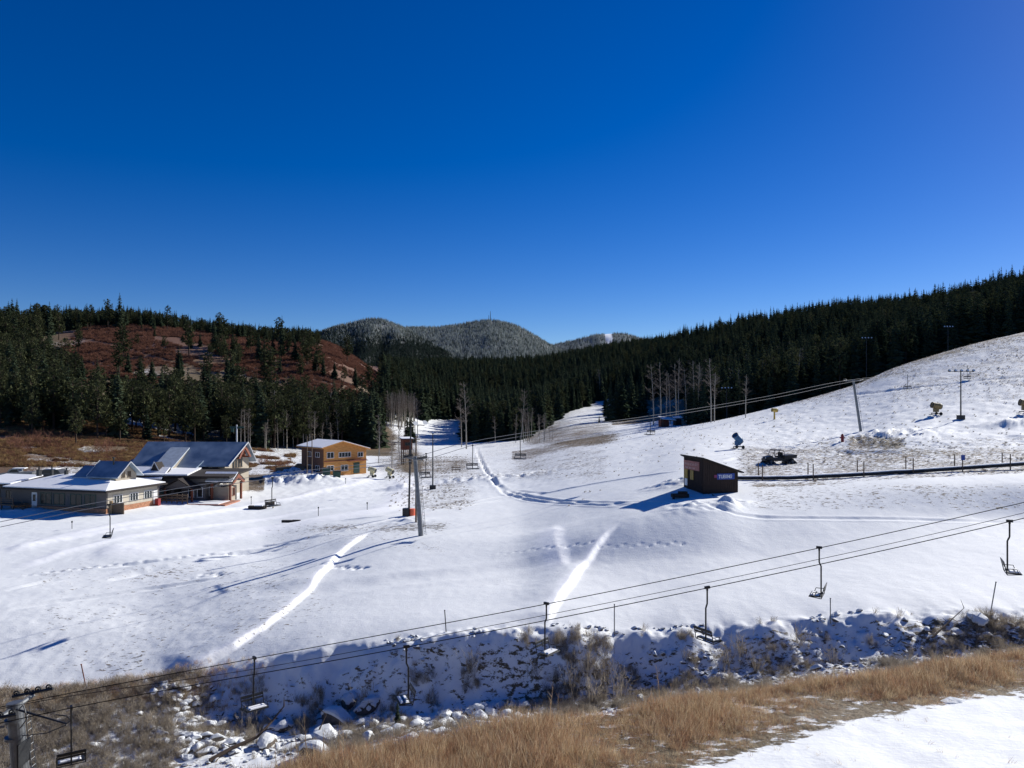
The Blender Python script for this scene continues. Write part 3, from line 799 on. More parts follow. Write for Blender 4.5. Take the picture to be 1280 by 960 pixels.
# ------------------------------------------------------------------ where trees stand
SPR = [spruce_meshes(s, 18, w) for s, w in ((1, .155), (2, .18), (3, .14), (4, .20))]
PIN = [pine_meshes(s, 15) for s in (11, 12, 13, 14)]
ASP = [aspen_meshes(s, 17) for s in (21, 22, 23)]
_lo = [-500, 0, 60, 110, 200, 260, 330, 420, 475, 476, 520, 579, 580, 650, 690, 720, 745, 765]
_lv = [530, 538, 548, 552, 551, 556, 562, 562, 556, 528, 526, 519, 556, 552, 532, 514, 501, 497]
def forest_ok(x, y, rr):
    z = Hbase(x, y); u = CU + F * x / y; v = CV - F * z / y
    nz = fbm(x * 0.03, y * 0.03, 91, 3)
    low = np.interp(u, _lo, _lv) + 6 * nz
    up = np.interp(u, [-500, 0, 60, 100, 140, 200, 260, 300, 370, 470, 479, 480], [395, 415, 455, 488, 512, 520, 514, 508, 522, 534, 534, 300]) + 12 * nz
    left = (u < 478) & (v < low) & (v > up) & (y > 150)
    left &= ~((u > 298) & (u < 424) & (y < 205))
    dens = np.where(left, np.where(u < 300, .34, .6), 0.0)
    # sparse trees on the red shoulder
    dens = np.where((u < 478) & (v <= up) & (y < 430), 0.015 + 0.07 * sm(240, 300, u) * sm(425, 440, v) * sm(420, 380, u) + .5 * sm(70, 20, u), dens)
    dens = np.where((u < 400) & (y >= 440) & (y < 520), .9, dens)
    ridge = (u < 345) & (y >= 425) & (y < 440); dens = np.where(ridge, .7 * sm(150, 40, u) + .2, dens)
    mid = (u >= 478) & (u < 862) & (y > 295) & (v < low)
    mid &= ~((u > 800) & (u < 858) & (v > 497))
    dens = np.where(mid, 1.0, dens)
    right = (u >= 862) & (y > 228 + 0 * u); dens = np.where(right, 1.0, dens)
    dens = np.where(v > 565, 0, dens)
    # ski runs
    dens = np.where((u > 478) & (u < 520) & (y < 335), 0, dens)
    return rr < dens, u, v
def sample_forest(n, y0, y1):
    # even density on the ground, thinned with distance
    t = RNG.random(n); y = np.sqrt(y0 ** 2 + t * (y1 ** 2 - y0 ** 2)); s = RNG.uniform(-0.80, 0.80, n); x = s * y
    return x, y
def forest():
    xs, ys = [], []
    for n, a, b in ((6500, 150, 300), (13000, 300, 520), (16000, 520, 1100)):
        x, y = sample_forest(n, a, b); ok, u, v = forest_ok(x, y, RNG.random(n)); xs.append(x[ok]); ys.append(y[ok])
    x = np.concatenate(xs); y = np.concatenate(ys)
    # keep a little room between neighbours
    order = np.argsort(y); x = x[order]; y = y[order]
    grid = {}; keep = []
    for i in range(len(x)):
        g = 3.4 if y[i] < 300 else 3.0
        k = (int(x[i] // g), int(y[i] // g))
        if k in grid: continue
        grid[k] = 1; keep.append(i)
    return x[keep], y[keep]
FX, FY = forest()
FZ = H(FX, FY); FU = CU + F * FX / FY
print('forest trees', len(FX))
# ------------------------------------------------------------------ trees one can tell apart, then the rest of the forest
def tree_thing(name, meshes, loc, s, rz, label, cat, group):
    root = empty(name, loc, rz, label, cat, group, 1.0)
    root.scale = s
    for nm, me in zip(('trunk', 'crown'), meshes):
        c = bpy.data.objects.new(nm, me); COL.objects.link(c); c.parent = root
    return root
is_pine = RNG.random(len(FX)) < np.where(FU > 478, .22, np.where(FY > 430, .45, .72))
HT = np.where(is_pine, RNG.uniform(.72, 1.12, len(FX)), RNG.uniform(.48, 1.16, len(FX)))
HT = HT * np.where((FU < 478) & (FY > 430), .50 + .28 * np.clip((300 - FU) / 300, 0, 1), 1) * np.where((FU < 478) & (FY < 430), .98, 1)
HT = HT * np.where((FU > 862) & (FY > 400), .85, 1.0)
shown = HT / FY * ((FU > -20) & (FU < 1300))
near_idx = set()
def zone(u, y, s, kind):
    if u < 478:
        k = 0 if u < 40 else 1 if u < 110 else 2 if u < 190 else 3 if u < 250 else 4 if u < 320 else 5 if u < 400 else 6
        w = ['at the far left edge of the hillside', 'on the slope above the parked cars', 'on the slope above the low restaurant', 'above the left end of the lodge roof', 'above the gable end of the lodge', 'between the lodge and the orange house', 'directly behind the orange house'][k]
        r = 'in the front row' if y < 215 else 'in the middle rows' if y < 270 else 'high on the slope'
    else:
        k = 0 if u < 600 else 1 if u < 660 else 2 if u < 740 else 3 if u < 862 else 4 if u < 930 else 5 if u < 1000 else 6 if u < 1080 else 7 if u < 1150 else 8 if u < 1220 else 9
        w = ['right of the shaded ski trail', 'at the left of the leaning aspen', 'along the left edge of the clearing', 'around the spruce clump of the clearing', 'behind the shed aspens', 'behind the yellow snow gun', 'left of the upper lift tower', 'behind the flood light above the lift tower', 'behind the crest flood light', 'at the upper right edge of the photo'][k]
        r = 'in the front row' if y < 250 + 70 * (u < 862) else 'in the rear rows'
    z = ('tall ' if s > 1.0 else 'mid-sized ' if s > .85 else 'short ')
    return z + 'ones ' + r + ' ' + w, z + 'dark ' + kind + ' ' + r + ' ' + w
for sel in (is_pine, ~is_pine):
    ids = np.where(sel)[0]; ids = ids[np.argsort(-shown[ids])][:270]; near_idx |= set(ids.tolist())
for i in sorted(near_idx):
    s = float(HT[i]); sx = s * random.uniform(.9, 1.4)
    loc = (float(FX[i]), float(FY[i]), float(FZ[i]) - .1); rz = random.uniform(0, 6.28); u = FU[i]
    if is_pine[i]:
        zn, lab = zone(u, FY[i], s, 'bushy pine'); g = 'pines ' + zn
        tree_thing('pine_tree', PIN[i % 4], loc, (sx, sx, s), rz, lab, 'tree', g)
    elif u < 478:
        tree_thing('spruce_tree', SPR[i % 4], loc, (sx, sx, s), rz, zone(u, FY[i], s, 'pointed spruce')[1], 'tree', 'spruces ' + zone(u, FY[i], s, '')[0])
    elif u < 862:
        tree_thing('spruce_tree', SPR[i % 4], loc, (sx, sx, s), rz, zone(u, FY[i], s, 'pointed spruce')[1], 'tree', 'spruces ' + zone(u, FY[i], s, '')[0])
    else:
        tree_thing('spruce_tree', SPR[i % 4], loc, (sx, sx, s), rz, zone(u, FY[i], s, 'pointed spruce')[1], 'tree', 'spruces ' + zone(u, FY[i], s, '')[0])
rest = np.array([i for i in range(len(FX)) if i not in near_idx])
lib = library('conifer', [join_mesh('conifer', *p) for p in SPR + PIN])
n = len(rest)
names_sorted = 8
idx = np.where(is_pine[rest], RNG.integers(4, 8, n), RNG.integers(0, 4, n))
sc = HT[rest][:, None] * np.stack([RNG.uniform(.9, 1.5, n)] * 2 + [np.ones(n)], 1)
scatter('conifer_forest', np.stack([FX[rest], FY[rest], FZ[rest] - .1], 1), np.stack([np.zeros(n), np.zeros(n), RNG.uniform(0, 6.28, n)], 1), sc, idx, lib,
        'dense dark conifer forest covering the hillsides behind the ski slope', 'forest')

# the clump standing in the small clearing, and lone trees on the red shoulder
for k, (u, v, hpx, wd) in enumerate([(757, 520, 40, 1), (763, 526, 52, 1.05), (770, 525, 55, 1), (777, 524, 60, 1.1), (784, 522, 52, 1), (790, 521, 55, 1.05), (796, 519, 46, 1), (803, 516, 50, 1), (772, 514, 50, 1), (788, 512, 54, 1), (749, 528, 11, 1.2)]):
    p = G(u, v, 200); s = hpx / F * p.y / 18
    lab = 'dark spruce of the small clump standing alone in the snowy clearing' if k < 10 else 'tiny young spruce at the left foot of the clump in the clearing'
    tree_thing('spruce_tree', SPR[k % 4], p, (s * wd, s * wd, s), k, lab, 'tree', 'spruce clump in the clearing' if k < 10 else None)
LONE = [(171, 432, 17), (177, 415, 7), (193, 421, 11), (205, 438, 20), (238, 436, 18), (250, 434, 16), (272, 442, 24), (281, 445, 22), (291, 444, 26), (320, 440, 24), (341, 444, 27), (369, 452, 26), (385, 458, 25),
        (395, 465, 26), (380, 430, 5), (352, 452, 22), (404, 470, 22), (160, 466, 26), (175, 472, 28), (190, 476, 26), (226, 470, 30), (300, 452, 22), (330, 455, 24), (418, 474, 20), (430, 480, 22), (444, 484, 24), (310, 438, 20), (262, 446, 18), (360, 440, 18)]
for k, (u, v, hpx) in enumerate(LONE):
    p = G(u, v, 200); s = hpx / F * p.y / 16
    tree_thing('spruce_tree' if k % 3 else 'pine_tree', (SPR if k % 3 else PIN)[k % 4], p, (s * 1.25, s * 1.25, s), k * 1.3, 'small dark conifer standing on the open red-brown shoulder of the left hill', 'tree', 'scattered conifers on the red shoulder')
# dark spruces before the aspen belt, left of the beginners' slope
for k, (u, v, hpx) in enumerate([(432, 556, 62), (441, 560, 66), (449, 558, 70), (457, 560, 74), (464, 561, 72), (471, 560, 78), (478, 556, 60), (426, 553, 55), (452, 553, 72), (466, 553, 76), (509, 556, 44), (514, 554, 36), (372, 556, 50), (361, 555, 44), (352, 553, 48)]):
    p = G(u, v, 150); s = hpx / F * p.y / 18
    tree_thing('spruce_tree', SPR[k % 4], p, (s * 1.2, s * 1.2, s), k * 1.7, 'tall black-green spruce in the dense stand behind the orange house' if k < 10 else 'dark young spruce beside the bare aspens in the middle of the valley', 'tree',
               'spruce stand behind the orange house' if k < 10 else 'young spruces by the aspens')
# bare aspens
ASPEN = [(817, 530, 76), (826, 529, 78), (833, 528, 66), (838, 529, 64), (845, 529, 76), (848, 527, 80), (858, 528, 70), (868, 528, 78), (873, 529, 76), (878, 527, 70), (889, 527, 80), (893, 527, 62), (918, 519, 60), (925, 518, 58), (932, 522, 54)]
for k, (u, v, hpx) in enumerate(ASPEN):
    p = G(u, v, 180); s = hpx / F * p.y / 17
    tree_thing('aspen_tree', ASP[k % 3], p, (s * 1.1, s * 1.1, s), k * 2.1, 'tall bare aspen with a pale trunk rising above the snow-roofed shed', 'tree', 'bare aspens above the snow-roofed shed')
for (u, v, hpx, lab, rx) in ((583, 562, 84, 'tall thin bare aspen, the taller of the pair before the dark valley forest', 0), (577, 560, 62, 'thin bare aspen, the shorter of the pair before the dark valley forest', 0), (651, 553, 64, 'bare aspen leaning to the right at the edge of the valley forest', .12),
                             (619, 556, 34, 'small bare aspen left of the leaning one at the forest edge', 0), (673, 528, 26, 'small bare aspen right of the leaning one at the forest edge', .05), (667, 524, 34, 'crooked bare aspen at the corner of the sunlit clearing', -.05), (750, 500, 40, 'bare aspen at the top of the clearing beside the spruce clump', 0)):
    p = G(u, v, 180); s = hpx / F * p.y / 17
    t = tree_thing('aspen_tree', ASP[0], p, (s, s, s), .4, lab, 'tree', None); t.rotation_euler = (0, rx, .2)
cnt = 0
for (u0, u1, v0, v1, n_, hp, gl) in ((300, 425, 538, 566, 62, (34, 56), 'bare aspens of the belt below the left hill'), (483, 520, 528, 538, 40, (34, 46), 'bare aspens at the far end of the beginners slope'),
                                     (473, 524, 545, 585, 9, (34, 60), 'bare aspens on the bank beside the orange house'), (588, 700, 548, 556, 20, (24, 44), 'bare aspens at the foot of the valley forest'), (940, 1100, 470, 480, 0, (40, 50), '')):
    for k in range(n_):
        u = random.uniform(u0, u1); v = random.uniform(v0, v1); p = G(u, v, 140); s = random.uniform(*hp) / F * p.y / 17
        tree_thing('aspen_tree', ASP[(k + cnt) % 3], p, (s * 1.1, s * 1.1, s), random.uniform(0, 6), gl.replace('bare aspens', 'thin bare aspen', 1), 'tree', gl)
    cnt += 1
for k in range(16):    # aspens mixed into the dark right forest
    u = random.uniform(930, 1290); y = random.uniform(235, 330); x = (u - CU) / F * y; s = random.uniform(.8, 1.05)
    tree_thing('aspen_tree', ASP[k % 3], (x, y, h1(x, y)), (s, s, s), k, 'bare aspen mixed in with the dark spruces behind the right slope', 'tree', 'aspens in the right forest')

for (u, v, hpx, lab) in ((58, 560, 24, 'round bare grey shrub on the brown slope above the parked cars'), (130, 566, 18, 'low bare shrub on the brown slope left of the lodge roof'), (24, 562, 20, 'bare reddish shrub at the far left of the brown slope'), (352, 585, 14, 'bare shrub on the rough snow left of the orange house'), (330, 580, 12, 'small bare shrub right of the lodge gable')):
    p = G(u, v, 120); s = hpx / F * p.y
    for_ = bpy.data.objects.new('bare_shrub', bush_mesh(int(u), 1.0, 90, 1.1, M['redbrush'], .008, 4)); COL.objects.link(for_); for_.location = p; for_.scale = (s * 1.3, s * 1.3, s); tag(for_, lab, 'shrub')
SCAT_TR = [(95, 556, 50), (150, 552, 46), (205, 556, 40), (255, 553, 44), (40, 545, 52), (283, 560, 40)]
for k, (u, v, hpx) in enumerate(SCAT_TR):
    p = G(u, v, 140); s = hpx / F * p.y / 15
    tree_thing('pine_tree', PIN[k % 4], p, (s * 1.1, s * 1.1, s), k * 1.9, ['pine standing forward of the others above the restaurant clerestory', 'pine standing forward on the brown slope left of the lodge roof', 'pine rising just behind the left end of the lodge roof', 'pine rising behind the middle of the lodge roof', 'forward pine above the parked pickup at the far left', 'pine rising behind the gable of the lodge'][k], 'tree', None)
# frosted forest on the mountains
SPRF = [spruce_meshes(s, 18, .22, 12, 6, .04, M[mm])[1] for s, mm in ((31, 'frost'), (32, 'frost'), (33, 'halffrost'), (34, 'halffrost'), (35, 'darkfar'), (36, 'darkfar'))]
flib = library('mountain_conifer', SPRF)
for Mt, n_ in zip(MTN, (26000, 30000, 16000)):
    nm, yc, yf, prof = Mt
    uu = RNG.uniform(prof[0][0], prof[-1][0], n_); t = RNG.uniform(0.02, 1.03, n_) ** .8; y = yf + t * (yc - yf)
    z = mtn_z(Mt, uu, y); x = (uu - CU) / F * yc * (.25 + .75 * y / yc)
    z += 10 * fbm(uu * 0.05, t * 6, 85, 3) * (t > .02) * (t < .95)
    v = CV - F * z / y; ua = CU + F * x / y
    ok = v < 476
    if nm == 'C': ok &= ~((np.abs(ua - 761) < 4.6) & (v < 434)); ok &= ~((np.abs(ua - 725) < 8) & (np.abs(v - 447 + .1 * (ua - 725)) < 1.8))
    if nm == 'A': ok &= ~((np.hypot(ua - 503, (v - 429) * 1.5) < 3) )
    ua, v, x, y, z, uu = [q[ok] for q in (ua, v, x, y, z, uu)]; n2 = len(x)
    pz = 460 if nm == 'A' else 468
    fr = frost_share(nm, x, y, v)
    rr = RNG.random(n2)
    idx = np.where(rr < fr ** 1.3 * .8, RNG.integers(0, 2, n2), np.where(rr < fr * 1.3 + .06, RNG.integers(2, 4, n2), RNG.integers(4, 6, n2)))
    s = RNG.uniform(.42, .74, n2) * (1.15 if nm != 'A' else .95)
    scatter('frosted_forest', np.stack([x, y, z - 1], 1), np.stack([np.zeros(n2)] * 2 + [RNG.uniform(0, 6.28, n2)], 1), np.stack([s * 1.35, s * 1.35, s], 1), idx, flib,
            {'A': 'frost-whitened conifers covering the left, nearest far mountain', 'B': 'frost-whitened conifers covering the broad middle mountain', 'C': 'frost-whitened conifers on the right far mountain with the ski run'}[nm], 'forest')

# ------------------------------------------------------------------ brush and grass
RB = [bush_mesh(s, 1.0, 34, .8, M['redbrush'], .05, 2) for s in (41, 42, 43)]
DB = [bush_mesh(s, 1.0, 42, .7, M['brush'], .011, 3) for s in (44, 45, 46)]
GB = [bush_mesh(s, 1.0, 30, .8, M['goldbrush'], .04, 2) for s in (147, 148)]
DBf = [bush_mesh(s, 1.0, 26, .8, M['brush'], .04, 2) for s in (47, 48)]
RD = [bush_mesh(s, 1.0, 17, .65, M['reed' if s < 53 else 'reedred'], .012, 0) for s in (51, 52, 53, 54)]
def scat(name, lib_, x, y, s, label, cat, n_kinds, sz=None, tilt=.12, z=None):
    n = len(x); z = H(x, y) if z is None else z
    sz = s if sz is None else sz
    scatter(name, np.stack([x, y, z - .03], 1), np.stack([RNG.normal(0, tilt, n), RNG.normal(0, tilt, n), RNG.uniform(0, 6.28, n)], 1), np.stack([s, s, sz], 1), RNG.integers(0, n_kinds, n), lib_, label, cat)
# red oak brush on the left hill
n_ = 42000; y = np.sqrt(RNG.uniform(200 ** 2, 520 ** 2, n_)); x = y * RNG.uniform(-.72, -.15, n_)
zb = Hbase(x, y); u = CU + F * x / y; v = CV - F * zb / y; nz = fbm(x * .05, y * .05, 97, 3)
ok = (u < 490) & (v < 475 + 14 * nz + 26 * (u > 330)) & (nz > -.22) & (v > np.interp(u, [0, 85, 120, 470], [500, 430, 400, 400])) & ~((np.abs(v - np.interp(u, [90, 150, 185, 250], [424, 432, 444, 462])) < 1.6) & (u < 255))
x, y = x[ok], y[ok]; s = RNG.uniform(.9, 2.1, len(x))
scat('red_brush', library('red_brush', RB), x, y, s, 'rust red leafless oak brush covering the shoulder of the left hill', 'brush', 3, s * .7)
# brown brush and dry grass on the foot of the left hill and round the car park
n_ = 30000; y = np.sqrt(RNG.uniform(128 ** 2, 235 ** 2, n_)); x = y * RNG.uniform(-.75, -.28, n_)
zb = Hbase(x, y); u = CU + F * x / y; v = CV - F * zb / y; nz = fbm(x * .08, y * .08, 98, 3)
ok = (u < 375) & (v < np.where(u > 300, 590, 584)) & (nz > -.25) & ((u < 300) | (nz > .18)) & ~((u > 180) & (u < 335) & (y < 152)) & ~((u<180)&(y<136))
x, y = x[ok], y[ok]; s = RNG.uniform(.4, 1.1, len(x))
scat('brown_brush', library('brown_brush', GB + RB[:1]), x, y, s, 'dry brown grass and low brush on the slope behind the lodges', 'brush', 3, s * .75)
# gully bank scrub
n_ = 17000; y = RNG.uniform(40.5, 51.8, n_); x = y * RNG.uniform(-.72, .72, n_); u = CU + F * x / y
nz = .5 * fbm(x * .22, y * .22, 99, 3) + .6 * fbm(x * .8, y * .8, 100, 2)
ok = (RNG.random(n_) < np.where(u < 300, .8, np.where(u > 880, .6, .7) * sm(51.3, 49.6, y))) & ((nz > np.where(u > 880, -.06, -.02)) | (u < 260)) & ~((u > 215) & (u < 430) & (y < 47) & (nz < .2))
x, y = x[ok], y[ok]; s = RNG.uniform(.18, .6, len(x)) * np.where(RNG.random(len(x)) < .06, 1.6, 1)
scat('gully_scrub', library('gully_scrub', DB), x, y, s, 'thin dry scrub and weeds growing on the snowy gully bank', 'scrub', 3)
# grass tips along the rim at lower left and sparse stems poking through the snow
n_ = 9000; y = RNG.uniform(48.8, 52.6, n_); x = y * RNG.uniform(-.72, -.28, n_); ok = RNG.random(n_) < sm(53, 50, y) * .55 * sm(-.28, -.45, x / y); x, y = x[ok], y[ok]
scat('rim_grass', library('rim_grass', RD), x, y, RNG.uniform(.25, .5, len(x)), 'dry brown grass along the edge of the snowfield at lower left', 'grass', 4)
# reed band in the foreground
n_ = 26000; uq = RNG.uniform(250, 1420, n_); y0 = np.interp(uq, YE_U, YE_Y); y1 = np.interp(uq, YC_U, YC_Y) + 3.2
t = RNG.random(n_); y = y0 + t * (y1 - y0); x = (uq - CU) / F * y
nz = fbm(x * .5, y * .5, 101, 3); ok = (RNG.random(n_) < sm(-.12, .10, t + .35 * nz) * 1.0)
x, y, t, nz2 = x[ok], y[ok], t[ok], nz[ok]
s = RNG.uniform(.16, .44, len(x)) * (1 + .8 * nz2) * np.interp(u_of(x, y), [700, 1280], [.82, .66]) * (.45 + .7 * sm(0, .35, t))
scat('dry_reeds', library('dry_reeds', RD), x, y, s * 1.15, 'thick band of dry golden brown grass across the foreground', 'grass', 4, s * 1.15, .3)
# tall pale stalks rising at the gully's edge
def stalk(u, y, hh, lean, lab):
    x = (u - CU) / F * y; z = h1(x, y); b = MB(); top = Vector((lean * hh, 0, hh))
    b.bar((0, 0, -.1), top * .6, .012, .009, 4); b.bar(top * .6, top + Vector((lean * .1, 0, 0)), .009, .003, 4)
    for k in range(7):
        f = .55 + .06 * k; b.bar(top * f, top * f + Vector((random.uniform(-.12, .12), random.uniform(-.1, .1), .16)), .005, .002, 3)
    o = b.build('weed_stalk', M['reed'], None, (x, y, z)); tag(o, lab, 'weed', 'tall pale weed stalks before the gully')
for k in range(34):
    stalk(random.choice([random.uniform(345, 440), random.uniform(330, 480), random.uniform(560, 900)]), random.uniform(17, 24), random.uniform(1.0, 2.1) , random.uniform(-.12, .12), 'tall pale dry weed stalk rising in front of the gully')
# scattered stems in the near snow
n_ = 90; uq = RNG.uniform(760, 1280, n_); y = RNG.uniform(11.5, 17, n_); x = (uq - CU) / F * y; ok = y < np.interp(uq, YE_U, YE_Y) + .2; x, y = x[ok], y[ok]
scat('snow_stems', library('snow_stems', RD), x, y, RNG.uniform(.06, .2, len(x)), 'thin dry stems poking out of the near snow', 'grass', 4, None, .5)
# brush on rough parts of the snow slopes
n_ = 30000; y = np.sqrt(RNG.uniform(84 ** 2, 230 ** 2, n_)); x = y * RNG.uniform(-.17, .72, n_); u = CU + F * x / y; v = CV - F * Hbase(x, y) / y; nz = fbm(x * .12, y * .12, 103, 3)
pr = .10 * sm(640, 900, u) + .3 * ((u > 655) & (u < 775) & (v > 500) & (v < 556)) + .5 * sm(925, 990, u) * sm(560, 575, v) + .45 * sm(480, 505, u) * sm(600, 570, u) * (v > 560) * (v < 640) + .35 * sm(1000, 1200, u) * sm(505, 480, v) + .3 * sm(1060, 1110, u) * sm(545, 552, v) * sm(566, 560, v)
ok = (RNG.random(n_) < pr) & (nz > -.08); x, y = x[ok], y[ok]
scat('slope_stubble', library('slope_stubble', DBf), x, y, RNG.uniform(.10, .32, len(x)), 'brown stubble poking through the thin snow of the slopes', 'grass', 2)

# ------------------------------------------------------------------ boulders in the gully
import bmesh
def rock_meshes(seed):
    r = random.Random(seed); bm = bmesh.new(); bmesh.ops.create_icosphere(bm, subdivisions=3, radius=1)
    dirs = [Vector((r.gauss(0, 1), r.gauss(0, 1), r.gauss(0, 1))).normalized() for _ in range(9)]; lv = [r.uniform(.55, .85) for _ in dirs]
    for v in bm.verts:
        k = 1
        for d, l in zip(dirs, lv):
            c = v.co.dot(d)
            if c > l: v.co -= d * (c - l)
        v.co *= r.uniform(.97, 1.03)
    bmesh.ops.scale(bm, vec=(1.0, .8, .62), verts=bm.verts)
    me = bpy.data.meshes.new('boulder'); bm.to_mesh(me); me.materials.append(M['rock'])
    # the snow lying on it
    bm.normal_update()
    dl = [f for f in bm.faces if f.normal.z < .42]
    bmesh.ops.delete(bm, geom=dl, context='FACES')
    top = [v for v in bm.verts]
    ex = bmesh.ops.extrude_face_region(bm, geom=list(bm.faces)); mv = [g for g in ex['geom'] if isinstance(g, bmesh.types.BMVert)]
    for v in mv: v.co += Vector((0, 0, .16)) + v.co * .03
    bmesh.ops.scale(bm, vec=(1.04, 1.04, 1.0), verts=bm.verts)
    c = bpy.data.meshes.new('snow_cap'); bm.to_mesh(c); c.materials.append(M['snowcap']); bm.free()
    return me, c
RK = [rock_meshes(s) for s in range(60, 66)]
def boulder(x, y, s, lab, grp, up=0.0):
    root = bpy.data.objects.new('boulder', RK[random.randrange(6)][0]); k = random.randrange(6)
    root.data = RK[k][0]; COL.objects.link(root); root.location = (x, y, h1(x, y) + s * .15 + up); root.rotation_euler = (random.uniform(-.15, .15), random.uniform(-.15, .15), random.uniform(0, 6.28)); root.scale = (s * random.uniform(.9, 1.3), s, s * random.uniform(.8, 1.15))
    tag(root, lab, 'boulder', grp)
    c = bpy.data.objects.new('snow_cap', RK[k][1]); COL.objects.link(c); c.parent = root
    return root
def bot(u): return np.interp(u, [0, 300, 640, 1280], [44, 45, 45.5, 46])
for (u, v, s, lab) in [(422, 896, .95, 'largest dark boulder with a snow cap standing on the shaded gully floor'), (436, 875, .75, 'snow-capped boulder above and behind the largest gully boulder'), (462, 880, .85, 'wide snow-topped boulder left of the green sapling'),
                       (334, 926, .75, 'brown boulder below the empty chair at the left of the gully'), (340, 906, .5, 'round snow-capped boulder below the left chair'), (357, 905, .6, 'dark boulder right of the fallen branch'), (408, 918, .95, 'broad pale boulder near the weed stalks'),
                       (395, 937, .8, 'white snow-covered boulder at the near edge of the gully'), (455, 897, .6, 'snow-capped boulder between the large one and the rock pile'), (302, 925, .4, 'small dark rock by the log in the left gully')]:
    x, y = gp(u, v + 8, 40.5)
    boulder(x, y, s, lab, None)
for k in range(75):
    u = random.gauss(545, 62); v = 906 - (u - 545) * .13 + random.uniform(-12, 14); x, y = gp(u, v, 40.5)
    if 420 < u < 700: boulder(x, y, random.uniform(.20, .55), 'snow-covered boulder in the rock pile on the gully floor', 'rock pile on the gully floor')
for k in range(120):
    t = random.random(); u = 225 + random.gauss(0, 26) + 20 * (1 - t); y = 43.0 + 7.5 * t
    boulder((u - CU) / F * y, y, random.uniform(.16, .42), 'snow-dusted stone in the heap spilling down the left bank', 'stone heap on the left bank')
for k in range(16):
    u = random.uniform(1060, 1275); y = random.uniform(45.5, 50.5)
    boulder((u - CU) / F * y, y, random.uniform(.18, .42), 'snow-buried boulder on the bank at the right end of the gully', 'buried boulders at the right of the gully')
for (u, v, s, lab) in [(1222, 778, .7, 'dark boulder half buried in snow beside the leaning marker post')]:
    p = G(u, v, 46); boulder(p.x, p.y, s, lab, None)
p = at(1190, 868, 18.2); b = boulder(p.x, p.y, .3, 'snow-covered lump at the lower edge of the foreground grass', None, -.12)
def rubble():
    ms = []
    for a, c in RK[:5]:
        j = join_mesh('rubble_stone', a, c); ms.append(j)
    lb = library('rubble', ms)
    n_ = 5200; y = RNG.uniform(40.5, 51.6, n_); x = y * RNG.uniform(-.70, .72, n_); u = CU + F * x / y
    nz = fbm(x * .18, y * .3, 121, 3)
    pr = np.where(u < 300, .35, np.where(u > 880, .75, .4)) + .6 * (y < 46) * (u > 330) + .5 * (y > 49.5)
    ok = (RNG.random(n_) < pr) & (nz > -.1); x, y = x[ok], y[ok]; n2 = len(x); z = H(x, y)
    s = RNG.uniform(.05, .20, n2) * np.where(RNG.random(n2) < .1, 1.7, 1)
    scatter('gully_rubble', np.stack([x, y, z + s * .1], 1), np.stack([RNG.normal(0, .2, n2), RNG.normal(0, .2, n2), RNG.uniform(0, 6.28, n2)], 1), np.stack([s * 1.2, s, s * .9], 1), RNG.integers(0, 5, n2), lb,
            'small snow-dusted stones and crusts scattered over the gully bank', 'stones')
rubble()
# fallen branch and logs
def branchy(pts, r, name, lab, m_='wood'):
    b = MB(); pts = [Vector(p) for p in pts]; o = pts[0].copy(); pts = [p - o for p in pts]
    for i in range(len(pts) - 1): b.bar(pts[i], pts[i + 1], r * (1 - .75 * i / (len(pts) - 1)), r * (1 - .75 * (i + 1) / (len(pts) - 1)), 6)
    for i in range(1, len(pts)):
        b.bar(pts[i], pts[i] + Vector((random.uniform(-.6, .6), random.uniform(-.3, .3), random.uniform(.2, .7))), r * .35, r * .1, 4)
    return tag(b.build(name, M[m_], None, o), lab, name.split('_')[-1])
def bp_(u, y, up): x = (u - CU) / F * y; return (x, y, h1(x, y) + up)
branchy([bp_(262, 42, .1), bp_(290, 43, .35), bp_(322, 44, .7), bp_(340, 45, 1.2), bp_(355, 45.5, 1.9)], .13, 'fallen_branch', 'long dark fallen branch lying across the left of the gully', 'bark')
branchy([bp_(388, 43.2, .1), bp_(398, 44, .5), bp_(408, 44.8, 1.3)], .08, 'driftwood_branch', 'short dark branch propped beside the big gully boulders', 'bark')
branchy([bp_(1165, 48.5, .2), bp_(1185, 49.5, .3), bp_(1205, 50.5, .5)], .07, 'fallen_pole', 'thin grey pole lying on the bank at the right end of the gully', 'wood')
# green sapling on the rock pile
p = Vector(bp_(497, 45, 0)); s = .09
sp = tree_thing('spruce_sapling', SPR[1], p, (s, s, s), 0, 'tiny green spruce sapling above the rock pile in the gully', 'sapling', None)
for k, (u, y, s) in enumerate([(715, 47.5, 2.6), (742, 46.5, 2.4), (760, 48.2, 2.8), (775, 47, 2.2), (732, 48.5, 2.0), (905, 48.5, 2.3), (925, 49, 2.0), (1000, 49.2, 1.8), (455, 48.2, 2.0), (590, 49, 1.9), (310, 47.5, 1.8), (668, 48.6, 1.5), (1040, 48, 1.8), (945, 47.6, 1.8)]):
    x = (u - CU) / F * y; r_ = bpy.data.objects.new('willow_shrub', DB[k % 3]); COL.objects.link(r_); r_.location = (x, y, h1(x, y) - .1); r_.scale = (s * .8, s * .8, s * .8); r_.rotation_euler = (0, 0, k)
    tag(r_, 'leafless brown willow shrub on the shaded gully bank', 'shrub', 'leafless shrubs on the gully bank')
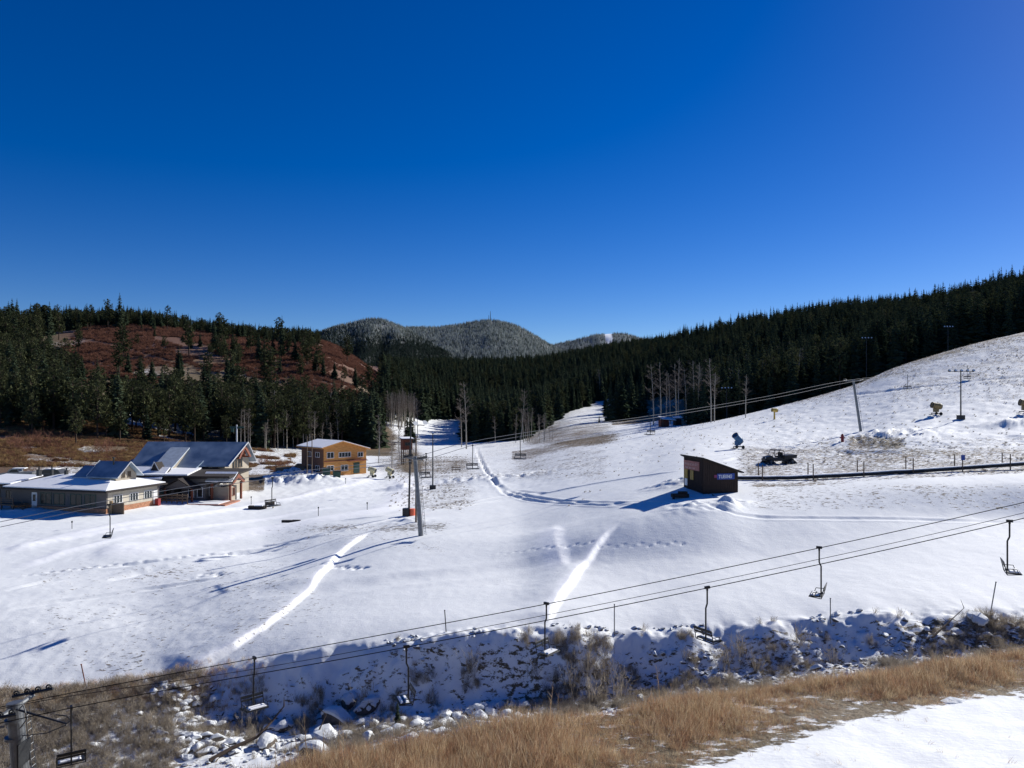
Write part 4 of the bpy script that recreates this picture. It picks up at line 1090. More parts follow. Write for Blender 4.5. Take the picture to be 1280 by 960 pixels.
# ------------------------------------------------------------------ buildings
def window(parent, c, w, h, nrm_axis, out=1, bars=1, frame='white', name='window', label=None, pane='glass'):
    """window set on a wall; nrm_axis 'x' or 'y' in the building's own frame, out = side it faces"""
    f = MB(); t = .09; d = .08
    def bx(a, b, sa, sb, off=0, th=d):
        if nrm_axis == 'y': f.box((c[0] + a, c[1] + out * (.02 + off), c[2] + b), (sa, th, sb))
        else: f.box((c[0] + out * (.02 + off), c[1] + a, c[2] + b), (th, sa, sb))
    bx(0, h / 2 - t / 2, w, t); bx(0, -h / 2 + t / 2, w + .1, t, .03); bx(-w / 2 + t / 2, 0, t, h - 2 * t); bx(w / 2 - t / 2, 0, t, h - 2 * t)
    for k in range(bars): bx(-w / 2 + w * (k + 1) / (bars + 1), 0, .07, h - 2 * t)
    o = f.build(name, M[frame], parent)
    g = MB()
    if nrm_axis == 'y': g.box((c[0], c[1] + out * .012, c[2]), (w - 2 * t, .03, h - 2 * t))
    else: g.box((c[0] + out * .012, c[1], c[2]), (.03, w - 2 * t, h - 2 * t))
    g.build('pane', M[pane], o)
    if label: o['label'] = label
    return o
def roof_slab(parent, poly, th, m_, name='roof', snow=None, inset=.12):
    b = MB(); b.slab(poly, (0, 0, -th)); o = b.build(name, M[m_], parent)
    if snow:
        c = sum((Vector(p) for p in poly), Vector()) / len(poly); s = MB()
        q = [c + (Vector(p) - c) * (1 - inset * .25) + Vector((0, 0, .02 + snow)) for p in poly]; s.slab(q, (0, 0, -snow + .004))
        s.build('snow_cover', M['snow'], o)
    return o

# --- low restaurant with hipped snow roof and a blue clerestory
c0 = G(133, 643); R_ = empty('restaurant_building', c0, math.radians(-16.5), 'low grey restaurant with a wide snow-covered hip roof and small blue gabled upper part', 'building')
L1, D1, HW = 16.5, 9.6, 3.05
f = MB(); f.box((-L1 / 2, .12, HW / 2 + .35), (L1, .24, HW - .7)); f.build('front_wall', M['grey_wall'], R_)
f = MB(); f.box((-L1 / 2, .07, .3 - .3), (L1 + .02, .3, 1.3)); f.build('brick_base', M['brick'], R_)
f = MB(); f.box((-.12, D1 / 2 + .12, HW / 2 + .35), (.24, D1 - .24, HW - .7)); f.build('side_wall', M['cream'], R_)
f = MB(); f.box((-.10, D1 / 2 + .12, 0), (.34, D1 - .24, 1.5)); f.build('brick_base', M['brick'], R_)
f = MB(); f.box((-L1 / 2, D1, HW / 2), (L1, .24, HW + .6)); f.box((-L1, D1 / 2, HW / 2), (.24, D1 - .5, HW + .6)); f.build('rear_wall', M['grey_wall'], R_)
for x in (-10.3, -8.0, -5.1, -2.7): window(R_, (x, 0, 1.72), 1.95, 1.6, 'y', -1, 1, 'green')
for y in (2.0, 4.9, 7.6): window(R_, (0, y, 1.75), 1.6, 1.15, 'x', 1, 2, 'white')
f = MB(); f.box((-12.3, -.04, 1.45), (.9, .08, 2.1)); d_ = f.build('door', M['white'], R_); f = MB(); f.box((-12.3, -.09, 1.75), (.5, .03, .9)); f.build('pane', M['glass'], d_)
f = MB(); f.box((.04, 9.0, 1.2), (.08, .8, 2.0)); f.build('door', M['white'], R_, None); 
f = MB(); f.box((.5, 9.0, .5), (.55, .5, 1.0)); tag(f.build('trash_bin', M['red'], None, None), 'small dark red bin at the far corner of the low restaurant', 'bin').matrix_world = Matrix.Translation(c0) @ Matrix.Rotation(math.radians(-16.5), 4, 'Z')
ov = .9; zE = HW + .08; zR = HW + 1.35; ins = 3.6
A_ = (-L1 - ov, -ov, zE); B_ = (ov, -ov, zE); C_ = (ov, D1 + ov, zE); D_ = (-L1 - ov, D1 + ov, zE)
e_ = (-L1 + ins, ins + .6, zR); f_ = (-ins + .6, ins + .6, zR); g_ = (-ins + .6, D1 - ins - .2, zR); h_ = (-L1 + ins, D1 - ins - .2, zR)
b = MB()
b.add([A_, B_, C_, D_, e_, f_, g_, h_] + [(p[0], p[1], p[2] - .22) for p in (A_, B_, C_, D_)],
      [(0, 1, 5, 4), (1, 2, 6, 5), (2, 3, 7, 6), (3, 0, 4, 7), (4, 5, 6, 7), (0, 8, 9, 1), (1, 9, 10, 2), (2, 10, 11, 3), (3, 11, 8, 0), (11, 10, 9, 8)])
ro = b.build('roof', M['roofdark'], R_)
b = MB(); k = .18
def up(p, s=.975):
    cx, cy = -L1 / 2, D1 / 2; return (cx + (p[0] - cx) * s, cy + (p[1] - cy) * s, p[2] + k)
Q = [up(p) for p in (A_, B_, C_, D_, e_, f_, g_, h_)] + [(q[0], q[1], q[2] - k + .01) for q in [up(p) for p in (A_, B_, C_, D_)]]
b.add(Q, [(0, 1, 5, 4), (1, 2, 6, 5), (2, 3, 7, 6), (3, 0, 4, 7), (4, 5, 6, 7), (0, 8, 9, 1), (1, 9, 10, 2), (2, 10, 11, 3), (3, 11, 8, 0), (11, 10, 9, 8)])
b.build('snow_cover', M['snow'], ro)
# clerestory
z0 = HW + .7; cx1 = -1.5; cx0 = -6.0; cyA = 3.2; cyB = 7.0; wz = z0 + 1.0; rz_ = z0 + 2.9; ym = (cyA + cyB) / 2
b = MB(); b.slab([(cx0, cyA, z0 - .3), (cx0, cyB, z0 - .3), (cx0, cyB, wz), (cx0, ym, rz_ - .2), (cx0, cyA, wz)], (cx1 - cx0, 0, 0)); gw = b.build('upper_wall', M['beige'], R_)
roof_slab(R_, [(cx0 - .1, cyA - .5, wz - .15), (cx1 + .8, cyA - .5, wz - .15), (cx1 + .8, ym, rz_), (cx0 - .1, ym, rz_)], .16, 'roofblue', 'upper_roof')
roof_slab(R_, [(cx0 - .1, ym, rz_), (cx1 + .8, ym, rz_), (cx1 + .8, cyB + .5, wz - .15), (cx0 - .1, cyB + .5, wz - .15)], .16, 'roofblue', 'upper_roof')
b = MB(); b.path([(cx1 + .82, cyA - .5, wz - .2), (cx1 + .82, ym, rz_ - .04), (cx1 + .82, cyB + .5, wz - .2)], .07, 4); b.path([(cx0 - .1, cyA - .5, wz - .05), (cx0 - .1, ym, rz_ + .06)], .06, 4); b.build('white_trim', M['white'], R_)
window(R_, (cx1, ym - .55, z0 + 1.05), .6, .85, 'x', 1, 1, 'wood'); window(R_, (cx1, ym + .55, z0 + 1.05), .6, .85, 'x', 1, 1, 'wood')
roof_slab(R_, [(-9.0, cyA - .1, wz - .3), (-6.1, cyA - .1, wz - .3), (-6.1, ym + .2, rz_ - .75), (-9.0, ym + .2, rz_ - .75)], .16, 'roofblue', 'lower_step_roof')
b = MB(); b.slab([(-8.9, cyA + .25, z0 - .3), (-8.9, cyB - .4, z0 - .3), (-8.9, cyB - .4, wz), (-8.9, ym + .1, rz_ - 1.0), (-8.9, cyA + .25, wz - .4)], (2.78, 0, 0)); b.build('step_wall', M['beige'], R_)
b = MB(); b.bar((-3.2, ym - .5, rz_ - .5), (-3.2, ym - .5, rz_ + .5), .1, .1, 8); b.box((-3.2, ym - .5, rz_ + .55), (.3, .3, .12)); b.build('vent_pipe', M['dark_steel'], R_)
# left wing, deck and stair, kitchen vents on the roof
b = MB(); b.box((-20.3, 1.6, HW / 2), (7.2, .25, HW)); b.build('wing_wall', M['grey_wall'], R_)
for x in (-22.6, -20.8, -18.6): window(R_, (x, 1.48, 1.75), 1.2, 1.3, 'y', -1, 1, 'wood')
roof_slab(R_, [(-24.5, .5, HW + .3), (-17.2, .5, HW + .3), (-17.2, 6, HW + 1.0), (-24.5, 6, HW + 1.0)], .22, 'roofdark', 'wing_roof', .18)
b = MB(); b.box((-15.6, -1.3, .95), (4.6, 2.2, .16))
for x in (-17.7, -15.6, -13.5): b.box((x, -2.3, .95), (.1, .1, 2.0)); b.box((x, -.4, .4), (.1, .1, 1.1))
for z in (1.3, 1.6, 1.9): b.box((-15.6, -2.36, z), (4.4, .06, .07))
b.build('deck', M['wood'], R_)
st = MB()
for k in range(5): st.box((-13.0 + k * .32, -1.3, .85 - k * .19), (.34, 1.4, .06))
st.bar((-13.1, -2.0, 1.85), (-11.4, -2.0, .9), .04, .04, 4); st.bar((-13.1, -2.0, .9), (-11.4, -2.0, -.05), .06, .06, 4); st.build('stair', M['wood'], R_)
for (x, y, s) in ((-16.3, 4.3, .5), (-14.9, 5.2, .35), (-11.5, 4.5, .4)):
    b = MB(); b.box((x, y, zR + .3), (s, s, .9)); b.bar((x, y, zR + .7), (x, y, zR + 1.15), .1, .1, 6); b.build('roof_vent', M['dark_steel'], R_)
# wooden screen and posts at the corner
p = G(148, 643); b = MB(); b.box((0, 0, .7), (1.6, .12, 1.6)); tag(b.build('wooden_screen', M['wood'], None, p), 'brown wooden screen panel at the front corner of the low restaurant', 'screen').rotation_euler = (0, 0, -.1)
p = G(139, 643); b = MB(); b.box((0, 0, .8), (.35, .3, 1.9)); tag(b.build('gate_post', M['tan'], None, p), 'tan square post beside the wooden screen at the restaurant corner', 'post')

# --- small snow-roofed annexe between the restaurant and the lodge
c1 = at(200, 616, 119); c1.z = h1(c1.x, c1.y); R2 = empty('annexe_building', c1, math.radians(-12), 'small white annexe with a snowy roof and a tiny dark gable between restaurant and lodge', 'building')
b = MB(); b.box((-3, 2.5, 1.3), (6, 5, 3.4)); b.build('wall', M['cream'], R2)
window(R2, (-2.4, 0, 1.7), .8, 1.5, 'y', -1, 0, 'wood'); window(R2, (-.9, 0, 2.0), .9, .8, 'y', -1, 1, 'wood')
roof_slab(R2, [(-7.2, -.7, 3.05), (.8, -.7, 3.05), (-.4, 3.2, 4.5), (-7.2, 3.2, 4.5)], .2, 'roofdark', 'roof', .2)
roof_slab(R2, [(-11.5, .3, 3.3), (-7.6, -.9, 2.6), (-7.4, 3.4, 4.2), (-11.5, 3.8, 4.2)], .2, 'roofdark', 'side_roof', .2)
b = MB(); b.slab([(-3.2, 1.8, 3.9), (-1.4, 1.8, 3.9), (-2.3, 1.8, 5.5)], (0, 1.8, 0)); b.build('gable', M['roofdark'], R2)
b = MB(); b.path([(-3.3, 1.72, 3.95), (-2.3, 1.72, 5.6), (-1.3, 1.72, 3.95)], .07, 4); b.build('gable_trim', M['white'], R2)
b = MB(); b.slab([(-12, 5, 3.3), (1.5, 5, 3.3), (1.5, 9, 5.3), (-12, 9, 5.3)], (0, 0, -.2)); b.build('rear_blue_roof', M['roofblue'], R2)
b = MB(); b.box((-5.2, 7.2, 1.9), (13, 4, 3.0)); b.build('rear_wall', M['grey_wall'], R2)

# --- main lodge
yl = 127.0; c2 = at(281, 618, yl); zg = min(h1(c2.x, c2.y), h1(c2.x - 8, c2.y)); c2.z = zg
R3 = empty('ski_lodge', c2, math.radians(-4), 'large ski lodge with a long steel-blue roof, beige gable wall and red-brown timber eaves', 'building')
top = (CV - 579) / F * 127 - zg      # eave height
rid = (CV - 553) / F * 132 - zg
LL, DD = 15.2, 9.6
b = MB(); b.slab([(-LL, 0, -.4), (-LL, DD, -.4), (-LL, DD, top), (-LL, DD / 2, rid - .3), (-LL, 0, top)], (LL, 0, 0)); b.build('wall', M['beige'], R3)
roof_slab(R3, [(-LL - .6, -.8, top - .35), (1.0, -.8, top - .35), (1.9, DD / 2, rid + .1), (-LL - .6, DD / 2, rid + .1)], .2, 'roofblue')
roof_slab(R3, [(-LL - .6, DD / 2, rid + .1), (1.9, DD / 2, rid + .1), (1.0, DD + .8, top - .35), (-LL - .6, DD + .8, top - .35)], .2, 'roofblue')
b = MB(); b.path([(1.05, -.85, top - .4), (1.95, DD / 2, rid + .05), (1.05, DD + .85, top - .4)], .1, 4); b.build('white_trim', M['white'], R3)
b = MB()
for (x, s) in ((1.2, .55), (.5, .42)):
    b.slab([(x, DD / 2 - 2.6 * s / .55, rid - .35 - 2.2 * s / .55), (x, DD / 2, rid - .2), (x, DD / 2 + 2.6 * s / .55, rid - .35 - 2.2 * s / .55), (x, DD / 2 + 2.0 * s / .55, rid - .5 - 2.1 * s / .55), (x, DD / 2, rid - .95), (x, DD / 2 - 2.0 * s / .55, rid - .5 - 2.1 * s / .55)], (.22, 0, 0))
b.box((.7, DD / 2, rid - 2.1), (1.4, .25, .25)); b.box((.7, DD / 2 - 1.9, rid - 2.5), (1.4, .25, .25)); b.box((.7, DD / 2 + 1.9, rid - 2.5), (1.4, .25, .25)); b.build('timber_eaves', M['redwood'], R3)
for y in (DD / 2 - 1.6, DD / 2 - .55, DD / 2 + .55, DD / 2 + 1.6): window(R3, (0, y, top - .35), .8, 1.7, 'x', 1, 0, 'wood')
for y in (DD / 2 - .75, DD / 2, DD / 2 + .75): window(R3, (0, y, top + 1.25), .6, .85, 'x', 1, 0, 'redwood')
for x in (-1.6, -3.2, -4.8, -6.4): window(R3, (x, 0, top - .95), 1.0, .7, 'y', -1, 0, 'wood')
# shed dormer, frosted
dx0, dx1 = -10.6, -7.6
roof_slab(R3, [(dx0 - .15, -3.4, top - .75), (dx1 + .15, -3.4, top - .75), (dx1 + .15, 3.0, rid - .75), (dx0 - .15, 3.0, rid - .75)], .2, 'frostroof', 'dormer_roof')
b = MB(); b.slab([(dx0, -3.0, -.4), (dx0, 0.3, -.4), (dx0, 2.8, rid - 1.05), (dx0, -3.0, top - .9)], (dx1 - dx0, 0, 0)); b.build('dormer_wall', M['beige'], R3)
# single-storey front wing
wz_ = (CV - 596) / F * 120 - zg
b = MB(); b.box((-4.8, -4.0, wz_ / 2 - .3), (10.4, 7.6, wz_ + .2)); b.build('front_wing_wall', M['grey_wall'], R3)
roof_slab(R3, [(-11.2, -8.6, wz_ + .25), (4.6, -8.6, wz_ + .25), (4.6, -.05, wz_ + .75), (-11.2, -.05, wz_ + .75)], .28, 'roofdark', 'wing_roof')
b = MB(); b.slab([(-10.9, -8.2, wz_ + .48), (-2.2, -8.2, wz_ + .48), (-3.4, -1.0, wz_ + .92), (-10.4, -.8, wz_ + .92)], (0, 0, -.2)); b.build('snow_cover', M['snow'], R3)
for x in (-8.3, -5.6, -3.9): window(R3, (x, -7.8, 1.6), 1.2, 1.5, 'y', -1, 1, 'dark_steel')
for x in (-1.8, -.4): window(R3, (x, -7.8, 1.5), .9, 1.6, 'y', -1, 0, 'white')
for y in (-6.0, -4.2, -2.4): window(R3, (.4, y, 1.5), 1.0, 1.5, 'x', 1, 0, 'white')
# entry gable with red timber
eg = MB(); gx0, gx1, gy0, gy1 = .9, 4.2, -7.4, -3.4; gm = (gy0 + gy1) / 2
roof_slab(R3, [(gx0 - 1.5, gy0 - .4, wz_ - .75), (gx1 + .5, gy0 - .4, wz_ - .75), (gx1 + .5, gm, wz_ + .55), (gx0 - 1.5, gm, wz_ + .55)], .15, 'roofdark', 'entry_roof', .12)
roof_slab(R3, [(gx0 - 1.5, gm, wz_ + .55), (gx1 + .5, gm, wz_ + .55), (gx1 + .5, gy1 + .4, wz_ - .75), (gx0 - 1.5, gy1 + .4, wz_ - .75)], .15, 'roofdark', 'entry_roof')
eg.slab([(gx1 + .3, gy0 - .4, wz_ - 1.05), (gx1 + .3, gm, wz_ + .38), (gx1 + .3, gy1 + .4, wz_ - 1.05), (gx1 + .3, gy1, wz_ - 1.2), (gx1 + .3, gm, wz_ - .25), (gx1 + .3, gy0, wz_ - 1.2)], (.2, 0, 0))
for (x, y) in ((gx1, gy0), (gx1, gy1), (gx0 + .4, gy0)): eg.box((x, y, (wz_ - 1) / 2), (.3, .3, wz_ - 1))
eg.build('entry_timbers', M['redwood'], R3)
b = MB(); b.box((2.3, gm + .3, .9), (2.6, 3.0, 2.6)); b.build('entry_wall', M['beige'], R3)
for y in (gm - .6, gm + .6): window(R3, (3.6, y, 1.3), .8, 1.3, 'x', 1, 1, 'redwood')
window(R3, (1.6, gy0 + 1.3, 1.3), .8, 1.3, 'y', -1, 1, 'redwood')
# darker small gable left of the entry
b = MB(); b.slab([(-5.0, -10.2, wz_ - 1.5), (-2.6, -10.2, wz_ - .2), (-.4, -10.2, wz_ - 1.5)], (0, 2.2, 0)); b.build('porch_gable', M['grey_wall'], R3)
roof_slab(R3, [(-5.4, -10.5, wz_ - 1.5), (-2.6, -10.5, wz_ + .05), (-2.6, -8.0, wz_ + .05), (-5.4, -8.0, wz_ - 1.5)], .14, 'roofdark', 'porch_roof'); roof_slab(R3, [(-2.6, -10.5, wz_ + .05), (-.1, -10.5, wz_ - 1.5), (-.1, -8.0, wz_ - 1.5), (-2.6, -8.0, wz_ + .05)], .14, 'roofdark', 'porch_roof')
b = MB()
for x in (-4.8, -.6): b.box((x, -10.0, (wz_ - 1.5) / 2), (.25, .25, wz_ - 1.4))
b.build('porch_post', M['redwood'], R3)
b = MB(); b.box((.2, -9.6, .05), (10.8, 5.4, .35)); dk = b.build('deck', M['terracotta'], R3)
b = MB(); b.box((-.2, -9.9, .25), (9.2, 4.0, .08)); b.build('deck_snow', M['snow'], dk)
b = MB(); b.box((-6.1, -8.2, .9), (.8, .5, 1.9)); b.m = 0; b.build('green_door', M['green'], R3)
b = MB(); b.box((-11.6, -6.4, 2.75), (2.4, 1.8, .12), Matrix.Rotation(-.35, 3, 'X')); b.build('canopy', M['frostroof'], R3)
b = MB(); b.box((-11.5, -3.5, 1.4), (2.8, 4.8, 3.4)); b.build('service_wall', M['dark_steel'], R3)

# fenced yard between the annexe and the lodge
p = G(212, 629); R_y = empty('yard_fence', p, -.15, 'dark wooden fence round the yard left of the lodge', 'fence')
b = MB()
for k in range(7): b.box((-2.2 + k * .85, 0, .6), (.12, .12, 1.5))
b.build('post', M['wood'], R_y)
for z in (.35, .75, 1.15): b = MB(); b.box((.3, -.05, z), (5.4, .05, .22)); b.build('rail', M['wood'], R_y)

# --- orange house
c3 = at(405, 598, 160); c3.z = h1(c3.x, c3.y); R4 = empty('orange_house', c3, math.radians(45), 'two-storey orange timber house with a low snowy gable roof beside dark trees', 'house')
W4, D4 = 10.4, 9.0; e4 = 5.85; r4 = 7.0
b = MB(); b.slab([(0, 0, -.5), (W4, 0, -.5), (W4, 0, e4 - .7), (W4 * .40, 0, r4 - .25), (0, 0, e4)], (0, .25, 0)); b.build('front_wall', M['orange'], R4)
b = MB(); b.box((.12, D4 / 2 + .14, e4 / 2 - .25), (.24, D4 - .24, e4 + .45)); b.build('side_wall', M['orangedk'], R4)
b = MB(); b.box((W4 - .12, D4 / 2 + .14, (e4 - .7) / 2 - .25), (.24, D4 - .24, e4 - .25)); b.box((W4 / 2, D4, e4 / 2 - .3), (W4 - .5, .24, e4)); b.build('rear_wall', M['orangedk'], R4)
roof_slab(R4, [(-1.0, -.8, e4 - .1), (W4 * .4, -.8, r4), (W4 * .4, D4 + .6, r4), (-1.0, D4 + .6, e4 - .1)], .2, 'orange', 'roof', .15, .1)
roof_slab(R4, [(W4 * .4, -.8, r4), (W4 + .7, -.8, e4 - .75), (W4 + .7, D4 + .6, e4 - .75), (W4 * .4, D4 + .6, r4)], .2, 'orange', 'roof', .15, .1)
b = MB(); b.box((W4 / 2, -.05, 2.9), (W4 + .04, .14, .18)); b.build('belt_board', M['redwood'], R4)
window(R4, (1.5, 0, 4.15), 1.7, 1.3, 'y', -1, 1, 'white'); window(R4, (5.0, 0, 4.1), 3.0, 1.1, 'y', -1, 3, 'white'); window(R4, (8.9, 0, 3.95), 1.4, 1.1, 'y', -1, 1, 'white')
window(R4, (1.5, 0, 1.45), 1.7, 1.1, 'y', -1, 1, 'white'); window(R4, (4.9, 0, 1.3), 1.8, 1.3, 'y', -1, 1, 'white')
b = MB(); b.box((7.9, -.02, 1.15), (1.5, .12, 2.3)); b.build('garage_door', M['green'], R4)
for (y, z) in ((2.5, 4.2), (5.8, 4.2), (2.5, 1.4), (5.8, 1.4)): window(R4, (0, y, z), 1.6, 1.1, 'x', -1, 1, 'white')
b = MB(); b.box((W4 / 2 + 2.6, -.6, 2.75), (4.6, 1.1, .12)); b.build('balcony_ledge', M['redwood'], R4)

# --- brown operator tower, sheds, house on the hill
p = at(508, 586, 195); p.z = h1(p.x, p.y); t = empty('operator_tower', p, .4, 'small red-brown hut on stilts among aspens behind the lift tower', 'hut')
b = MB(); b.box((0, 0, 5.1), (2.5, 2.2, 2.7)); b.build('wall', M['redwood'], t)
roof_slab(t, [(-1.6, -1.5, 6.5), (1.6, -1.5, 6.5), (1.6, 1.5, 6.8), (-1.6, 1.5, 6.8)], .15, 'roofdark', 'roof', .12)
for x in (-1.0, 1.0):
    for y in (-.9, .9): b = MB(); b.box((x, y, 1.8), (.22, .22, 4.2)); b.build('stilt', M['wood'], t)
window(t, (0, -1.1, 5.2), 1.4, .9, 'y', -1, 1, 'wood')
p = G(836, 533, 150); t = empty('trail_shed', p, .25, 'small open-fronted wooden shed with a snowy roof below the bare aspens', 'shed'); s_ = p.y / 205
b = MB(); b.box((-1.2, 1.0, 1.0), (2.6, 2.0, 2.2)); b.build('wall', M['redwood'], t)
roof_slab(t, [(-2.9, -1.6, 2.3), (1.8, -1.6, 1.9), (1.8, 1.9, 2.6), (-2.9, 1.9, 3.1)], .15, 'roofdark', 'roof', .18)
b = MB(); b.box((1.5, -1.4, .8), (.12, .12, 2.2)); b.box((-2.6, -1.4, 1.0), (.12, .12, 2.6)); b.build('post', M['wood'], t)
p = G(848, 531, 150); t = empty('trail_shed', p, .1, 'smaller dark shed with a snowy roof at the right of the aspens', 'shed')
b = MB(); b.box((0, 1.2, .9), (2.2, 1.8, 2.2)); b.build('wall', M['hut'], t); roof_slab(t, [(-1.4, -.1, 2.1), (1.4, -.1, 2.3), (1.4, 2.4, 2.8), (-1.4, 2.4, 2.6)], .12, 'roofdark', 'roof', .18)
p = at(20, 397, 440); t = empty('hilltop_house', (p.x, p.y, h1(p.x, p.y) - 1), -.2, 'house with a bright snowy roof among trees at the top of the left hill', 'house')
b = MB(); b.box((0, 0, 3.2), (11, 7, 7.6)); b.build('wall', M['roofdark'], t); zz = 10.4
roof_slab(t, [(-6.2, -4.5, zz - 2.2), (6.8, -4.5, zz - 3.6), (5.4, .5, zz - 1.0), (-5.6, .5, zz)], .3, 'roofdark', 'roof', .4)
b = MB(); b.box((-4.6, .3, zz + .3), (.9, .9, 1.6)); b.build('chimney', M['tan'], t)
window(t, (1.0, -3.5, 4.5), 2.0, 1.4, 'y', -1, 1, 'white'); window(t, (-2.6, -3.5, 4.5), 2.0, 1.4, 'y', -1, 1, 'white')

# --- tubing hut
yh = 80.0; c5 = at(879, 617, yh); zh = c5.z; R5 = empty('tubing_hut', c5, math.radians(14), 'dark brown plank hut with a sloping roof and a blue sign reading TUBING', 'hut')
Lh, Dh = 4.0, 4.3; ht, hl = 3.55, 2.15
b = MB(); b.slab([(0, 0, 0), (Lh, 0, .05), (Lh, 0, hl), (0, 0, ht)], (0, .12, 0)); fw = b.build('front_wall', M['hut'], R5)
b = MB(); b.box((.06, Dh / 2 + .12, ht / 2), (.12, Dh - .2, ht - .04)); b.build('end_wall', M['hut'], R5)
b = MB(); b.box((Lh - .06, Dh / 2 + .12, hl / 2), (.12, Dh - .2, hl - .06)); b.slab([(0.02, Dh, 0), (Lh - .02, Dh, 0), (Lh - .02, Dh, hl), (.02, Dh, ht)], (0, .12, 0)); b.build('rear_wall', M['hut'], R5)
b = MB(); b.box((Lh / 2, Dh / 2, -.02), (Lh, Dh, .2)); b.build('floor_frame', M['roofdark'], R5)
sl = (ht - hl) / Lh
roof_slab(R5, [(-.15, -.35, ht + .2), (Lh + .5, -.35, hl + .2 - .5 * sl), (Lh + .5, Dh + .6, hl + .2 - .5 * sl), (-.15, Dh + .6, ht + .2)], .15, 'roofdark')
for k in range(19):
    x = .1 + k * .21; zt = ht - sl * x
    b = MB(); b.box((x, -.015, zt / 2), (.045, .04, zt - .06)); b.build('board_strip', M['hut'], R5)
for k in range(18): b = MB(); b.box((-.015, .25 + k * .235, ht / 2), (.04, .045, ht - .1)); b.build('board_strip', M['hut'], R5)
sg_ = MB(); sg_.box((2.55, -.07, 1.72), (2.0, .06, .62)); so = sg_.build('tubing_sign', M['signblue'], R5)
def glyphs(word, strokes, h, w, gap, th):
    """block letters from bars: strokes given in a unit cell"""
    out = []; x = 0
    for ch in word:
        for s in strokes[ch]: out.append([(x + px * w, py * h) for px, py in s])
        x += (w if ch != 'I' else w * .35) + gap
    return out, x - gap
ST = {'T': [[(0, 1), (1, 1)], [(.5, 1), (.5, 0)]], 'U': [[(0, 1), (0, .2), (.2, 0), (.8, 0), (1, .2), (1, 1)]], 'B': [[(0, 0), (0, 1), (.8, 1), (1, .8), (1, .65), (.8, .5), (0, .5)], [(.8, .5), (1, .35), (1, .15), (.8, 0), (0, 0)]],
      'I': [[(.15, 0), (.15, 1)]], 'N': [[(0, 0), (0, 1), (1, 0), (1, 1)]], 'G': [[(1, .8), (.8, 1), (.2, 1), (0, .8), (0, .2), (.2, 0), (.8, 0), (1, .2), (1, .45), (.6, .45)]]}
st_, wd_ = glyphs('TUBING', ST, .30, .20, .085, .03); b = MB()
for s in st_:
    for (xa, za), (xb, zb) in zip(s[:-1], s[1:]):
        a_ = Vector((1.72 + xa, -.115, 1.57 + za)); c_ = Vector((1.72 + xb, -.115, 1.57 + zb)); d_ = c_ - a_; n_ = Vector((-d_.z, 0, d_.x)).normalized() * .03; e_ = d_.normalized() * .028
        b.slab([a_ - n_ - e_, c_ - n_ + e_, c_ + n_ + e_, a_ + n_ - e_], (0, .02, 0))
b.build('lettering', M['signtext'], so)
b = MB(); b.box((1.38, -.06, 1.75), (.34, .05, .3)); b.build('small_emblem', mat('purple_red_print', (.25, .04, .12), .6), R5)
# faded red board over the window, with two rows of washed-out lettering
b = MB(); b.box((-.07, 2.45, 2.72), (.06, 3.5, .95)); so = b.build('red_board', M['signred'], R5)
b = MB()
for (y0, y1, z, h_) in ((3.9, 3.35, 2.9, .16), (3.2, 2.75, 2.9, .26), (2.6, 2.3, 2.9, .26), (2.2, 1.7, 2.9, .2), (1.5, 1.0, 2.95, .28), (3.8, 3.1, 2.5, .14), (2.9, 2.3, 2.5, .16), (2.1, 1.6, 2.5, .14)):
    b.box((-.11, (y0 + y1) / 2, z), (.015, abs(y0 - y1), .05)); b.box((-.11, y0, z - .07), (.015, .06, h_)); b.box((-.11, (y0 + y1) / 2, z - h_ * .6), (.015, abs(y0 - y1) * .8, .05))
b.build('faded_lettering', M['textfade'], so)
for (y, w, z, h_, m_) in ((3.75, .75, 1.75, 1.0, 'yellowglass'), (2.4, .75, 1.7, 1.0, 'yellowglass'), (3.75, .6, .85, .75, 'white')):
    b = MB(); b.box((-.05, y, z), (.05, w, h_)); b.build('window_panel', M[m_], R5)
for x in (.1, 1.4, 2.7, 3.9):
    for y in (.2, 4.0): b = MB(); b.box((x, y, -.7), (.2, .2, 1.4)); b.build('footing_post', M['wood'], R5)
b = MB()
for k in range(6): b.box((.6 + .33 * k, -.5 - .05 * k, -.15 - .2 * k), (.34, .9, .06))
b.bar((.5, -.1, 0), (2.5, -.3, -1.25), .06, .06, 4); b.bar((.5, -.95, 0), (2.5, -1.1, -1.25), .06, .06, 4); b.build('stair', M['roofdark'], R5)
p = G(850, 622); b = MB(); b.box((0, 0, .25), (1.7, .8, .35)); b.box((.3, .1, .5), (.9, .5, .3)); b.box((-.7, -.2, .1), (.2, .2, .5)); o = b.build('supply_crates', M['roofdark'], None, p); tag(o, 'low dark crates lying in the shadow left of the tubing hut', 'crates')

